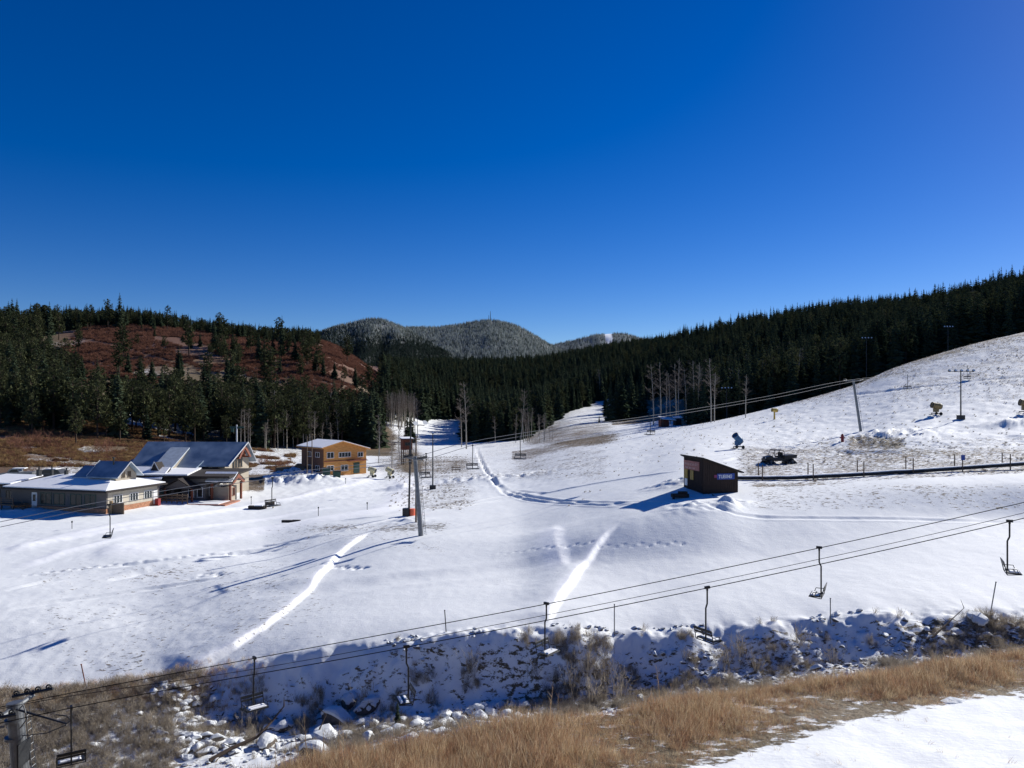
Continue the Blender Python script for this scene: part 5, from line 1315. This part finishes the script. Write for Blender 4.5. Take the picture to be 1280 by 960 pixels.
# ------------------------------------------------------------------ lifts
def chair(loc, yaw, label, group, L_=2.35, snow=True, wid=1.1):
    t = empty('lift_chair', loc, yaw, label, 'chairlift chair', group)
    b = MB(); b.bar((0, 0, .06), (0, 0, -.12), .05, .05, 6); b.box((0, 0, .03), (.28, .1, .12)); b.build('rope_grip', M['black'], t)
    b = MB(); b.path([(0, 0, -.05), (0, 0, -.72), (.09, 0, -.92), (.09, 0, -L_)], .038, 8); b.build('hanger', M['black'], t)
    b = MB()
    for y in (-wid / 2, wid / 2):
        b.path([(-.42, y, -L_ - .02), (.16, y, -L_ - .08), (.30, y, -L_ + .52)], .022, 6); b.path([(.24, y, -L_ + .2), (-.22, y, -L_ + .2), (-.3, y, -L_ - .02)], .018, 5)
    b.bar((.16, -wid / 2, -L_ - .08), (.16, wid / 2, -L_ - .08), .022, .022, 6); b.bar((-.42, -wid / 2, -L_ - .02), (-.42, wid / 2, -L_ - .02), .022, .022, 6); b.bar((.3, -wid / 2, -L_ + .52), (.3, wid / 2, -L_ + .52), .02, .02, 6)
    b.bar((.22, 0, -L_ + .2), (.29, 0, -L_ + .5), .018, .018, 5); b.bar((.09, 0, -L_), (.14, 0, -L_ - .08), .03, .03, 6)
    b.build('frame', M['black'], t)
    b = MB(); b.box((-.13, 0, -L_ + .0), (.54, wid - .06, .06)); se = b.build('seat', M['dark_steel'], t)
    if snow:
        for (x, w) in ((-.28, .17), (-.05, .17)):
            b = MB(); b.box((x, -.05, -L_ + .05), (w, wid * .82, .05), None, .8); b.build('snow_strip', M['snow'], se)
    for z, x in ((.32, .262), (.45, .292)):
        b = MB(); b.box((x, 0, -L_ + z), (.03, wid - .05, .09), Matrix.Rotation(.22, 3, 'Y')); b.build('back_slat', M['black'], t)
    return t
# near lift: two ropes and a comm line on surveyed heights
def catenary(name, pts, r, label, n=14, cat='cable', m_='cable'):
    pts = [Vector(p) for p in pts]; o = pts[0].copy(); P = [p - o for p in pts]; xs = [p.x for p in P]; out = []
    for k in range(n * (len(P) - 1) + 1):
        x = xs[0] + (xs[-1] - xs[0]) * k / (n * (len(P) - 1)); out.append(Vector((x, float(np.interp(x, xs, [p.y for p in P])), float(pchip(xs, [p.z for p in P], np.array([x]))[0]))))
    b = MB()
    for a, c in zip(out[:-1], out[1:]): b.bar(a, c, r, r, 6, False)
    return tag(b.build(name, M[m_], None, o), label, cat)
def upx(x): return 38.2 + .06 * x
def lowx(x): return 35.2 + .06 * x
def on(fn, u, v):
    s = (u - CU) / F; a = fn(0); y = a / (1 - .06 * s); return Vector((s * y, y, -(v - CV) / F * y))
UP = [on(upx, *q) for q in ((-60, 897), (0, 884), (318, 823), (683, 755), (1024, 685), (1280, 628), (1420, 594))]
LO = [on(lowx, *q) for q in ((-60, 918), (0, 904), (89, 885), (508, 809), (884, 735), (1262, 652), (1420, 612))]
CM = [on(lambda x: 35.6 + .06 * x, *q) for q in ((-60, 901), (20, 882), (320, 836), (640, 777), (1024, 699), (1280, 641), (1420, 606))]
catenary('haul_rope', UP, .020, 'upper far cable of the near chairlift crossing above the gully')
catenary('haul_rope', LO, .020, 'lower near cable of the near chairlift crossing above the gully')
catenary('signal_line', CM, .013, 'thin signal line just above the near cable of the near chairlift')
def zon(P, u, fn):
    q = on(fn, u, 0); xs = [p.x for p in P]; return Vector((q.x, q.y, float(pchip(xs, [p.z for p in P], np.array([q.x]))[0])))
for (P, fn, u, yaw, lab) in ((UP, upx, 318, 2.3, 'small snow-dusted double chair hanging low over the left end of the gully'), (LO, lowx, 508, .35, 'double chair hanging over the snowy rock pile in the gully'), (UP, upx, 683, 2.5, 'double chair hanging over the middle of the shaded gully bank'),
                             (LO, lowx, 884, -2.6, 'double chair hanging over the scrubby bank, below and left of the one over the post'), (UP, upx, 1024, -.5, 'double chair with its slatted back to the right above the snowy rim'), (LO, lowx, 1262, 2.7, 'double chair at the right edge of the photo above the snowfield'),
                             (LO, lowx, 89, -1.0, 'chair hanging beside the near lift tower, cut off by the bottom edge')):
    chair(zon(P, u, fn), yaw, lab, 'chairs on the near lift')
# near tower
def lift_tower(loc, top, rad, label, axis, gauge, group=None, ladder=True, ring=False, detail=1.0, r_top=None):
    """loc base, top = vector to the head, axis = unit vector along the ropes"""
    t = empty('lift_tower', loc, 0, label, 'lift tower', group); top = Vector(top); ax = Vector(axis).normalized(); sd = Vector((ax.y, -ax.x, 0)).normalized()
    b = MB(); b.bar((0, 0, -1.0), top, rad, r_top or rad * .75, 20); b.build('pole', M['steel'], t)
    b = MB(); b.bar(top - Vector((0, 0, .25)) - sd * gauge / 2, top - Vector((0, 0, .25)) + sd * gauge / 2, rad * .28, rad * .28, 8); b.build('crossarm', M['steel'], t)
    for s in (-1, 1):
        c = top + sd * s * gauge / 2 + Vector((0, 0, -.12)); b = MB(); b.bar(c - ax * .95 * detail, c + ax * .95 * detail, .07, .07, 6); b.bar(c - Vector((0, 0, .2)), c + Vector((0, 0, .12)), .06, .06, 6); so = b.build('sheave_beam', M['dark_steel'], t)
        for k in (-1.5, -.5, .5, 1.5):
            b = MB(); b.torus(c + ax * k * .5 * detail + Vector((0, 0, .1)), sd, .12, .04, 14, 6); b.bar(c + ax * k * .5 * detail + Vector((0, 0, .1)) - sd * .04, c + ax * k * .5 * detail + Vector((0, 0, .1)) + sd * .04, .05, .05, 8); b.build('sheave', M['dark_steel'], so)
    if ladder:
        o_ = Vector((.0, 0, 0)) + sd * 0 + ax * (rad + .16); b = MB()
        n_up = top.normalized()
        for s in (-1, 1): b.bar(o_ + sd * .17 * s, o_ + top * .93 + sd * .17 * s, .02, .02, 5)
        lo_ = b.build('ladder', M['steel'], t); L_ = top.length
        for k in range(int(L_ * .9 / .33)):
            f = (k + 1) * .33 / L_; b = MB(); b.bar(o_ + top * f - sd * .17, o_ + top * f + sd * .17, .014, .014, 5); b.build('rung', M['steel'], lo_)
    return t
tx = on(lambda x: 36.7 + .06 * x, 18, 893); ax_near = Vector((1, .06, .18))
base = Vector((tx.x + .5, tx.y, h1(tx.x, tx.y)))
T1 = lift_tower(base, Vector((tx.x - base.x, 0, tx.z + .55 - base.z)), .38, 'thick grey lift tower with a ladder cut off by the lower left corner', ax_near, 3.0, 'lift towers', r_top=.33)
hd = Vector((tx.x - base.x, 0, tx.z + .5 - base.z))
b = MB(); b.bar(hd + Vector((.3, -.3, -.15)), hd + Vector((2.9, -.9, -.55)), .05, .04, 6); b.path([hd + Vector((2.9, -.9, -.55)), hd + Vector((3.15, -1.0, -.35)), hd + Vector((3.0, -1.05, -.15)), hd + Vector((2.5, -1.0, -.1))], .025, 6)
b.path([hd + Vector((2.9, -.9, -.6)), hd + Vector((1.9, -.7, -1.05)), hd + Vector((.6, -.4, -1.3))], .022, 5); b.build('guide_arm', M['dark_steel'], T1)
for z in (-.7, -1.5): b = MB(); b.bar(hd + Vector((0, 0, z)), hd + Vector((-.0, 0, z - .12)), .40, .40, 20); b.build('band', M['steel'], T1)
b = MB(); b.box(hd + Vector((.75, -.5, -2.0)), (.08, .9, 1.0)); b.build('access_plate', M['dark_steel'], T1)
b = MB(); b.path([hd + Vector((.35, -.35, -.2)), hd + Vector((.75, -.55, .15)), hd + Vector((.9, -.5, -.5)), hd + Vector((.45, -.3, -1.0))], .03, 5); b.path([hd + Vector((-.2, -.4, -.9)), hd + Vector((-1.3, -.6, -.9))], .04, 5); b.build('brace', M['steel'], T1)

# second lift: climbs from the lodge across to the upper right
def L2(u, v): s = (u - CU) / F; y = 86.8 / (1 - .76 * s); return Vector((s * y, y, -(v - CV) / F * y))
A2 = Vector((1, .76, 0)).normalized(); S2 = Vector((A2.y, -A2.x, 0))
prof2 = [L2(*q) for q in ((-60, 668), (132, 629), (334, 596), (518, 574), (582, 556), (641, 545), (822, 520), (960, 497), (1070, 475), (1125, 469), (1218, 458), (1330, 438))]
for s, lab in ((1, 'near cable of the second chairlift climbing to the upper right'), (-1, 'far cable of the second chairlift climbing to the upper right')):
    catenary('haul_rope', [p + S2 * 1.35 * s for p in prof2], .026, lab, 5, 'cable', 'rope2')
def tower2(u, vb, vt, rad, lab, lean):
    b_ = L2(u, vb); b_.z = h1(b_.x, b_.y); t_ = L2(lean, vt); f = (t_ - b_); return lift_tower(b_, Vector((t_.x - b_.x, 0, f.z)), rad, lab, (A2.x, A2.y, .12), 2.9, 'lift towers', True, False, .6)
tower2(527, 655, 571, .27, 'leaning grey lift tower with wheels standing in the middle of the snowfield', 518)
tower2(1077, 543, 474, .24, 'leaning lift tower at the upper right beside the snow slope', 1070)
def xz2(u): q = L2(u, 0); xs = [p.x for p in prof2]; return Vector((q.x, q.y, float(pchip(xs, [p.z for p in prof2], np.array([q.x]))[0])))
for (u, s, yaw, lab) in ((132, 1, .4, 'far double chair hanging in front of the low restaurant'), (334, 1, 2.6, 'far double chair hanging just right of the lodge deck'), (582, 1, 1.9, 'far double chair hanging over the scrubby patch right of the lamp pole'), (541, -1, 2.2, 'far double chair hanging low just behind the lamp pole'), (641, 1, 1.4, 'far double chair hanging over the ski tracks in the middle'),
                         (822, -1, .8, 'far double chair hanging left of the snow-roofed shed'), (1125, 1, 1.2, 'far double chair hanging right of the upper lift tower'), (1218, -1, 1.2, 'farthest double chair, high on the right snow slope beside the flood-light mast')):
    if u == 541: p = xz2(u) - S2 * 1.35; 
    else: p = xz2(u) + S2 * 1.35 * s
    chair(p, yaw, lab, 'chairs on the second lift', 2.45, False, 1.25)

# ------------------------------------------------------------------ masts, poles, posts
def mast(u, v, hpx, lamps, label, y=None, width=2.2, box=True, single=False):
    p = G(u, v, 60) if y is None else Vector(((u - CU) / F * y, y, h1((u - CU) / F * y, y)))
    h = hpx / F * p.y; t = empty('flood_light_mast', p, 0, label, 'light mast')
    b = MB(); b.bar((0, 0, -.4), (0, 0, h), .12, .08, 10); b.build('pole', M['dark_steel'], t)
    if box: b = MB(); b.box((0, 0, .3), (1.0, .8, .7)); b.build('base_block', M['black'], t)
    if not single:
        b = MB(); b.bar((-width / 2, 0, h - .1), (width / 2, 0, h - .1), .05, .05, 6); b.build('lamp_bar', M['dark_steel'], t)
    for k in range(lamps):
        x = 0 if lamps == 1 else -width / 2 + width * k / (lamps - 1); b = MB(); b.bar((x, 0, h - .05), (x + .05, -.22, h + .12), .16, .24, 10); lo_ = b.build('lamp_head', M['dark_steel'], t)
        b = MB(); b.bar((x + .05, -.2, h + .10), (x + .055, -.24, h + .13), .2, .2, 10); b.build('lamp_glass', M['lamp'], lo_)
    return t
mast(1201, 524, 60, 5, 'five-lamp flood-light mast on the right snow slope', width=4.0)
mast(908, 529, 39, 4, 'flood-light mast in front of the dark forest left of the yellow snow gun', y=225, width=2.8, box=False)
mast(1083, 492, 54, 4, 'flood-light mast behind the upper lift tower against the forest', y=215, width=2.6, box=False)
mast(1185, 440, 31, 4, 'small flood-light mast on the crest of the right slope', y=212, width=2.2, box=False)
mast(541, 612, 70, 1, 'thin lamp pole with one white lamp right of the middle lift tower', width=.5, box=True, single=True)
# padded lamp pole
p = G(511, 645); h = 114 / F * p.y; t = empty('padded_light_mast', p, 0, 'lamp pole with a dark box and bright orange pad at its foot', 'light mast')
b = MB(); b.bar((0, 0, -.3), (.25, 0, h), .13, .08, 10); b.build('pole', M['dark_steel'], t)
b = MB(); b.box((-.35, 0, .35), (.75, .7, 1.1)); b.build('control_box', M['black'], t); b = MB(); b.bar((.42, .05, -.1), (.42, .05, .85), .36, .33, 12); b.build('safety_pad', M['orangepad'], t)
b = MB(); b.bar((.25, 0, h), (1.9, 0, h - .1), .05, .05, 6); b.build('lamp_bar', M['dark_steel'], t)
for x, z in ((.75, 0), (1.9, .1)): b = MB(); b.bar((x, 0, h + z), (x + .1, -.15, h + z + .15), .15, .33, 10); lo_ = b.build('lamp_head', M['white'], t)
for (u, vb, vt, y, lab) in ((384, 604, 545, 152, 'left of two thin wooden poles in front of the orange house'), (390, 603, 542, 153, 'right of two thin wooden poles in front of the orange house'), (520, 640, 545, 88, 'thin pale pole just behind the head of the middle lift tower'), (567, 602, 560, 140, None)):
    if lab is None: continue
    x = (u - CU) / F * y; z0 = h1(x, y); h = (CV - vt) / F * y - z0
    b = MB(); b.bar((0, 0, -.3), (0, 0, h), .11, .08, 8); b.box((0, 0, h - .4), (.9, .08, .08)); tag(b.build('utility_pole', M['wood'], None, (x, y, z0)), lab, 'pole')
x, y = (296 - CU) / F * 150, 150; z0 = h1(x, y); t = empty('utility_pole', (x, y, z0), .2, 'white utility pole with a green crossarm rising behind the lodge ridge', 'pole'); h = (CV - 531) / F * y - z0
b = MB(); b.bar((0, 0, -.3), (0, 0, h), .16, .13, 8); b.build('pole', M['white'], t); b = MB(); b.box((0, 0, h - .5), (2.6, .2, .35)); b.box((-.8, 0, h - 1.0), (.5, .5, .8)); b.build('crossarm', M['green'], t)
for k, (dx, dz) in enumerate(((-1.1, 0), (0, 0), (1.1, 0))):
    a_ = Vector((x + dx, y, z0 + h - .3)); e_ = at(128 + 5 * k, 570 + 4 * k, 165); b = MB(); prev = a_
    for j in range(1, 13):
        f = j / 12; q = a_.lerp(e_, f) - Vector((0, 0, 4 * f * (1 - f) * 1.5)); b.bar(prev - a_, q - a_, .02, .02, 4, False); prev = q
    tag(b.build('power_line', M['cable'], None, a_), 'thin power line running left from the utility pole behind the lodge', 'power line', 'power lines behind the lodge')
# mountain antenna
for (u, vb, vt) in ((613, 402, 389), (611, 402, 394)):
    y = 3000; b = MB(); h = (vb - vt) / F * y; b.bar((0, 0, -10), (0, 0, h), 2.2 if u == 613 else 1.4, .8, 5)
    tag(b.build('antenna_mast', M['steel'], None, ((u - CU) / F * y, y, (CV - vb) / F * y)), 'taller antenna mast on the middle mountain top' if u == 613 else 'shorter antenna mast on the middle mountain top', 'antenna')
# marker posts at the rim
for (u, v, hpx, lean, m_, lab) in ((108, 856, 20, -.25, 'redwood', 'leaning reddish stake in the grass at the rim on the left'), (558, 794, 21, -.08, 'dark_steel', 'thin dark stake at the gully rim left of the middle chair'), (768, 794, 33, .0, 'steel', 'straight grey stake at the gully rim right of the middle chair'), (1038, 778, 26, 0, 'steel', 'thin stake at the rim directly below a hanging chair'),
                                   (1237, 765, 34, .2, 'steel', 'grey stake leaning right on the snow at the far right rim'), (500, 742, 0, 0, 'steel', None)):
    if lab is None: continue
    p = G(u, v, 50.5) if v < 800 else G(u, v, 50); h = hpx / F * p.y + .3
    b = MB(); b.bar((0, 0, -.3), (lean * h, 0, h), .035, .035, 6); b.box((lean * h, 0, h), (.08, .08, .05)); tag(b.build('marker_stake', M[m_], None, p), lab, 'stake')
for (u, v, hpx, lab) in ((459, 640, 8, 'thin stake on the snow left of the lift tower'), (398, 645, 10, 'stake with a dark knob left of the beginners slope berm'), (90, 662, 8, 'thin stake in the snow in front of the restaurant'), (314, 632, 9, 'thin stake beside the dark sled near the lodge'), (432, 606, 6, 'short dark post in front of the green bins'), (960, 560, 0, None)):
    if lab is None: continue
    p = G(u, v); h = hpx / F * p.y; b = MB(); b.bar((0, 0, -.2), (0, 0, h), .04, .04, 6); b.bar((0, 0, h - .05), (0, 0, h + .15), .09, .09, 8); tag(b.build('marker_stake', M['dark_steel'], None, p), lab, 'stake')

# ------------------------------------------------------------------ pipe along the slope, with posts
def pipe_pt(u): 
    y = 88.5 - (u - 925) * .004; x = (u - CU) / F * y; return x, y
pts = []
for u in np.linspace(922, 1330, 34): x, y = pipe_pt(u); pts.append(Vector((x, y, 0)))
vv = lambda u: np.interp(u, [922, 1060, 1133, 1280, 1330], [600.5, 594, 590, 580, 577])
for p, u in zip(pts, np.linspace(922, 1330, 34)): p.z = max(-(vv(u) - CV) / F * p.y, h1(p.x, p.y) + .22)
o0 = pts[0].copy(); t = empty('slope_pipe', o0, 0, 'long dark pipe with snow on top running across the slope right of the hut', 'pipe')
b = MB(); b.path([p - o0 for p in pts], .2, 10); b.build('pipe', M['pipe'], t)
b = MB()
for a_, c_ in zip(pts[:-1], pts[1:]): b.slab([a_ - o0 + Vector((0, -.13, .17)), c_ - o0 + Vector((0, -.13, .17)), c_ - o0 + Vector((0, .15, .19)), a_ - o0 + Vector((0, .15, .19))], (0, 0, .09))
b.build('snow_cover', M['snow'], t)
fp = 0
for k, (ua, ub) in enumerate(((948, 953), (1010, 1016.5), (1071.6, 1079.8), (1132.3, 1141.5), (1193.3, 1203.2), (1252.7, 1262.9))):
    for u, dy, hh in ((ua, 2.6, 1.6), (ub, -.35, 1.75)):
        y = 88.5 - (u - 925) * .004 + dy; x = (u - CU) / F * y; z = h1(x, y); b = MB(); b.bar((0, 0, -.3), (0, 0, hh), .07, .06, 7); b.bar((0, 0, hh), (0, 0, hh + .04), .075, .06, 7)
        o = b.build('fence_post', M['wood'], None, (x, y, z)); tag(o, 'thin dark post beside the long pipe on the right slope', 'post', 'posts along the pipe')
        if k == 4 and dy < 0:
            o['label'] = 'post beside the long pipe that carries a small blue plate'; del o['group']; b = MB(); b.box((0, -.1, hh - .15), (.42, .05, .6)); b.build('blue_plate', M['signblue'], o)

# ------------------------------------------------------------------ snow guns
def snow_gun(u, v, s, body, label, yaw=0.0, pitch=.5, tall=0.0, base='dark_steel', y=None):
    p = G(u, v) if y is None else Vector(((u - CU) / F * y, y, h1((u - CU) / F * y, y))); t = empty('snow_gun', p, yaw, label, 'snow gun', 'snow guns on the slopes', s)
    d = Vector((math.cos(pitch), 0, math.sin(pitch))); c = Vector((0, 0, 1.75 + tall))
    b = MB(); b.bar(c - d * .85, c - d * .55, .52, .62, 16); b.bar(c - d * .55, c + d * .5, .58, .5, 16); b.bar(c + d * .5, c + d * .72, .56, .56, 16); b.build('barrel', M[body], t)
    b = MB(); b.torus(c + d * .75, d, .5, .07, 16, 6); b.bar(c + d * .55, c + d * .76, .2, .12, 10); b.build('nozzle_ring', M['dark_steel'], t)
    b = MB(); b.bar(c - d * .98, c - d * .86, .5, .5, 12); b.build('fan_guard', M['black'], t)
    b = MB()
    if tall: b.bar((0, 0, 0), (0, 0, 1.3 + tall), .28, .22, 10); b.build('pedestal', M[body], t)
    else:
        b.bar((0, 0, .45), (0, 0, 1.3), .12, .12, 8); b.box((0, 0, .95), (.8, .6, .7)); b.build('cabinet', M[body], t)
        b = MB(); b.box((0, 0, .38), (1.7, .16, .14)); b.box((-.5, 0, .38), (.14, 1.5, .12)); b.build('chassis', M['dark_steel'], t)
        for yy in (-.75, .75): b = MB(); b.torus((-.5, yy, .3), (0, 1, 0), .22, .09, 14, 6); b.bar((-.5, yy - .06, .3), (-.5, yy + .06, .3), .12, .12, 8); b.build('wheel', M['rubber'], t)
        b = MB(); b.box((.9, 0, .12), (.5, .7, .1)); b.bar((.85, 0, .1), (.85, 0, .45), .05, .05, 6); b.build('support_foot', M['dark_steel'], t)
    return t
snow_gun(922, 561, .95, 'bluepaint', 'blue fan snow gun tilted up, behind the tubing hut', math.radians(205), .75)
snow_gun(968, 524, .75, 'yellowpaint', 'yellow snow gun on a tall pedestal at the forest edge', math.radians(185), .1, 1.0)
snow_gun(1170, 519, .95, 'tangun', 'tan snow gun left of the five-lamp mast', math.radians(180), .2)
snow_gun(1281, 517, 1.0, 'tangun', 'dark snow gun cut off by the right edge of the photo', math.radians(170), .2)
snow_gun(487, 599, .9, 'palegun', 'pale yellow snow gun, the right one beside the orange house', math.radians(160), .4)
snow_gun(465, 597, .9, 'palegun', 'pale yellow snow gun, the left one beside the orange house', math.radians(170), .3)

# ------------------------------------------------------------------ tracked side-by-side vehicle
p = G(974, 578); t = empty('utility_vehicle', p, math.radians(8), 'black tracked side-by-side utility vehicle parked on the snow, facing left', 'vehicle')
def trk_unit(cx, cy, w, name='track'):
    b = MB(); pr = [(-w, .22), (-w * .85, .04), (w * .85, .04), (w, .22), (w * .25, .62), (-w * .25, .62)]
    b.slab([(cx + a, cy - .17, z) for a, z in pr], (0, .34, 0)); o = b.build(name, M['rubber'], t)
    for a, z, r in ((-w * .68, .2, .13), (w * .68, .2, .13), (0, .42, .2), (0, .16, .1)):
        for sgn in (-1, 1): b = MB(); b.torus((cx + a, cy + sgn * .18, z), (0, 1, 0), r * .75, .03, 12, 5); b.bar((cx + a, cy + sgn * .15, z), (cx + a, cy + sgn * .2, z), r * .35, r * .35, 8); b.build('track_wheel', M['steel'], o)
for cx in (-1.55, 1.45):
    for cy in (-.72, .72): trk_unit(cx, cy, .68)
b = MB(); b.slab([(-2.1, -.6, .62), (-2.05, -.6, 1.0), (-1.25, -.6, 1.15), (-1.0, -.6, .85), (.35, -.6, .85), (.35, -.6, .55), (-1.9, -.6, .5)], (0, 1.2, 0)); b.build('body', M['black'], t)
b = MB(); b.box((.1, 0, .6), (3.4, 1.0, .32)); b.build('chassis', M['black'], t)
b = MB(); b.slab([(.42, -.7, .78), (2.1, -.7, .85), (2.2, -.7, 1.25), (2.05, -.7, 1.27), (.42, -.7, 1.2)], (0, 1.4, 0)); b.build('cargo_bed', M['black'], t)
b = MB()
for y in (-.66, .66): b.path([(-1.3, y, 1.1), (-.95, y, 1.85), (.3, y, 1.88), (.45, y, 1.0)], .035, 6); b.path([(-.35, y, 1.87), (-.3, y, .9)], .03, 6)
for x, z in ((-.95, 1.85), (.3, 1.88), (-.35, 1.87)): b.bar((x, -.66, z), (x, .66, z), .03, .03, 6)
b.build('roll_cage', M['black'], t)
b = MB(); b.box((-.35, 0, 1.9), (1.3, 1.3, .05)); b.build('roof', M['black'], t)
for y in (-.32, .32): b = MB(); b.box((-.1, y, 1.0), (.5, .5, .16)); b.box((.15, y, 1.3), (.14, .5, .6)); b.build('seat', M['rubber'], t)
b = MB(); b.torus((-.72, -.3, 1.25), (.8, 0, .5), .15, .02, 14, 5); b.bar((-.72, -.3, 1.25), (-1.0, -.3, 1.08), .02, .02, 5); b.build('steering_wheel', M['black'], t)
for y in (-.42, .42): b = MB(); b.bar((-2.1, y, .88), (-2.13, y, .88), .09, .09, 10); b.build('headlight', M['lamp'], t)
b = MB(); b.box((-2.2, 0, .62), (.1, 1.1, .3)); b.build('bumper', M['dark_steel'], t)

# hydrant
p = G(1053, 556); b = MB(); b.bar((0, 0, 0), (0, 0, 1.0), .22, .22, 10); b.bar((0, 0, 1.0), (0, 0, 1.3), .26, .1, 10); b.bar((-.4, 0, .7), (.4, 0, .7), .1, .1, 8); tag(b.build('water_hydrant', M['red'], None, p), 'dark red snowmaking hydrant left of the mound by the upper lift tower', 'hydrant')
# sled and plank near the lodge
p = G(321, 636); b = MB(); b.slab([(-1.1, -.4, 0), (1.1, -.4, 0), (1.2, -.4, .45), (-1.15, -.4, .5)], (0, .9, 0)); o = tag(b.build('equipment_sled', M['roofdark'], None, p), 'low dark sled on the snow in front of the lodge deck', 'sled'); b = MB(); b.box((.3, 0, .53), (1.2, .6, .12)); b.build('snow_cover', M['snow'], o)
p = G(364, 655); b = MB(); b.box((0, 0, .12), (2.3, .35, .3)); b.box((.6, .05, .2), (.9, .3, .2)); tag(b.build('rail_box', M['roofdark'], None, p), 'long low dark box lying on the berm below the orange house', 'box')
p = G(337, 635); b = MB(); b.box((0, 0, .5), (1.4, .3, .1)); b.box((-.5, 0, .2), (.1, .3, .5)); b.box((.5, 0, .2), (.1, .3, .5)); b.box((0, .1, .75), (1.4, .06, .4)); tag(b.build('slope_bench', M['wood'], None, p), 'small bench on the snow right of the dark sled', 'bench')
for (u, v, lab) in ((408, 602, 'left of two dark green bins in front of the orange house'), (421, 601, 'right of two dark green bins in front of the orange house')):
    p = G(u, v); t = empty('waste_bin', p, .3, lab, 'bin'); b = MB(); b.slab([(-.65, -.5, 0), (.65, -.5, 0), (.75, -.5, 1.15), (-.75, -.5, 1.3)], (0, 1.0, 0)); b.build('container', M['green'], t); b = MB(); b.box((0, 0, 1.33), (1.6, 1.1, .08), Matrix.Rotation(.09, 3, 'Y')); b.build('lid', M['roofdark'], t)
# vehicles in the car park
def car(loc, yaw, L_, paint, label, kind='suv', snow=False):
    t = empty('parked_car', loc, yaw, label, 'car'); w = 1.85
    if kind == 'suv': prof = [(-L_ / 2, .5), (-L_ / 2 + .05, .95), (-L_ / 2 + .95, 1.08), (-L_ / 2 + 1.5, 1.68), (L_ / 2 - .5, 1.72), (L_ / 2 - .05, 1.1), (L_ / 2, .5)]
    else: prof = [(-L_ / 2, .5), (-L_ / 2 + .05, .95), (-L_ / 2 + 1.2, 1.08), (-L_ / 2 + 1.8, 1.75), (-L_ / 2 + 3.1, 1.78), (-L_ / 2 + 3.3, 1.15), (L_ / 2, 1.12), (L_ / 2, .5)]
    b = MB(); b.slab([(x, -w / 2, z - .1) for x, z in prof], (0, w, 0)); b.build('body', M[paint], t)
    c = [(x * .97, z) for x, z in prof[2:5]]; x0, x1 = c[0][0] + .35, c[-1][0] - .1
    for s in (-1, 1):
        b = MB(); b.slab([(x0, s * (w / 2 + .012), 1.06), (x0 + .42, s * (w / 2 + .012), 1.5), (x1, s * (w / 2 + .012), 1.52), (x1 + .15, s * (w / 2 + .012), 1.08)], (0, .015 * s, 0)); b.build('side_glass', M['glass'], t)
        for x in (-L_ / 2 + .85, L_ / 2 - .9): b = MB(); b.torus((x, s * (w / 2 - .08), .34), (0, 1, 0), .26, .1, 14, 6); b.bar((x, s * (w / 2 - .14), .34), (x, s * (w / 2), .34), .17, .17, 8); b.build('wheel', M['rubber'], t)
        b = MB(); b.box((-L_ / 2 - .0, s * .65, .72), (.08, .3, .15)); b.build('headlight', M['lamp'], t)
    if snow: b = MB(); b.box((.4, 0, 1.70), (2.0, 1.5, .12)); b.build('snow_cover', M['snow'], t)
    return t
def cp(u, y, up=0): x = (u - CU) / F * y; return Vector((x, y, h1(x, y) + up))
car(cp(64, 140), -.1, 4.9, 'carpaint', 'dark estate car parked behind the low restaurant', 'suv', True)
car(cp(22, 139), .2, 5.4, 'greycar', 'grey pickup parked at the far left behind the restaurant', 'pickup', True)
car(cp(376, 178), .1, 4.8, 'carpaint', 'dark car parked left of the orange house', 'suv', True)
p = cp(364, 165, .1); t = empty('utility_trailer', p, .05, 'long pale grey trailer parked in front of the orange house', 'trailer'); b = MB(); b.slab([(-3.2, -1, .35), (2.6, -1, .35), (3.2, -1, .75), (3.0, -1, 1.25), (-3.0, -1, 1.25)], (0, 2.0, 0)); b.build('tank', M['tan'], t)
for x in (-1.2, 1.2): b = MB(); b.torus((x, -1.0, .35), (0, 1, 0), .28, .1, 12, 6); b.build('wheel', M['rubber'], t)
# small green spruce stub behind the tower, fence panel by the tracks
p = G(570, 590); t = empty('slope_fence', p, .1, 'short grey fence panel beside the far chair in the middle slope', 'fence')
for x in (-.8, 0, .8): b = MB(); b.box((x, 0, .6), (.1, .1, 1.4)); b.build('post', M['wood'], t)
for z in (.5, .9): b = MB(); b.box((0, -.06, z), (1.9, .04, .18)); b.build('rail', M['wood'], t)
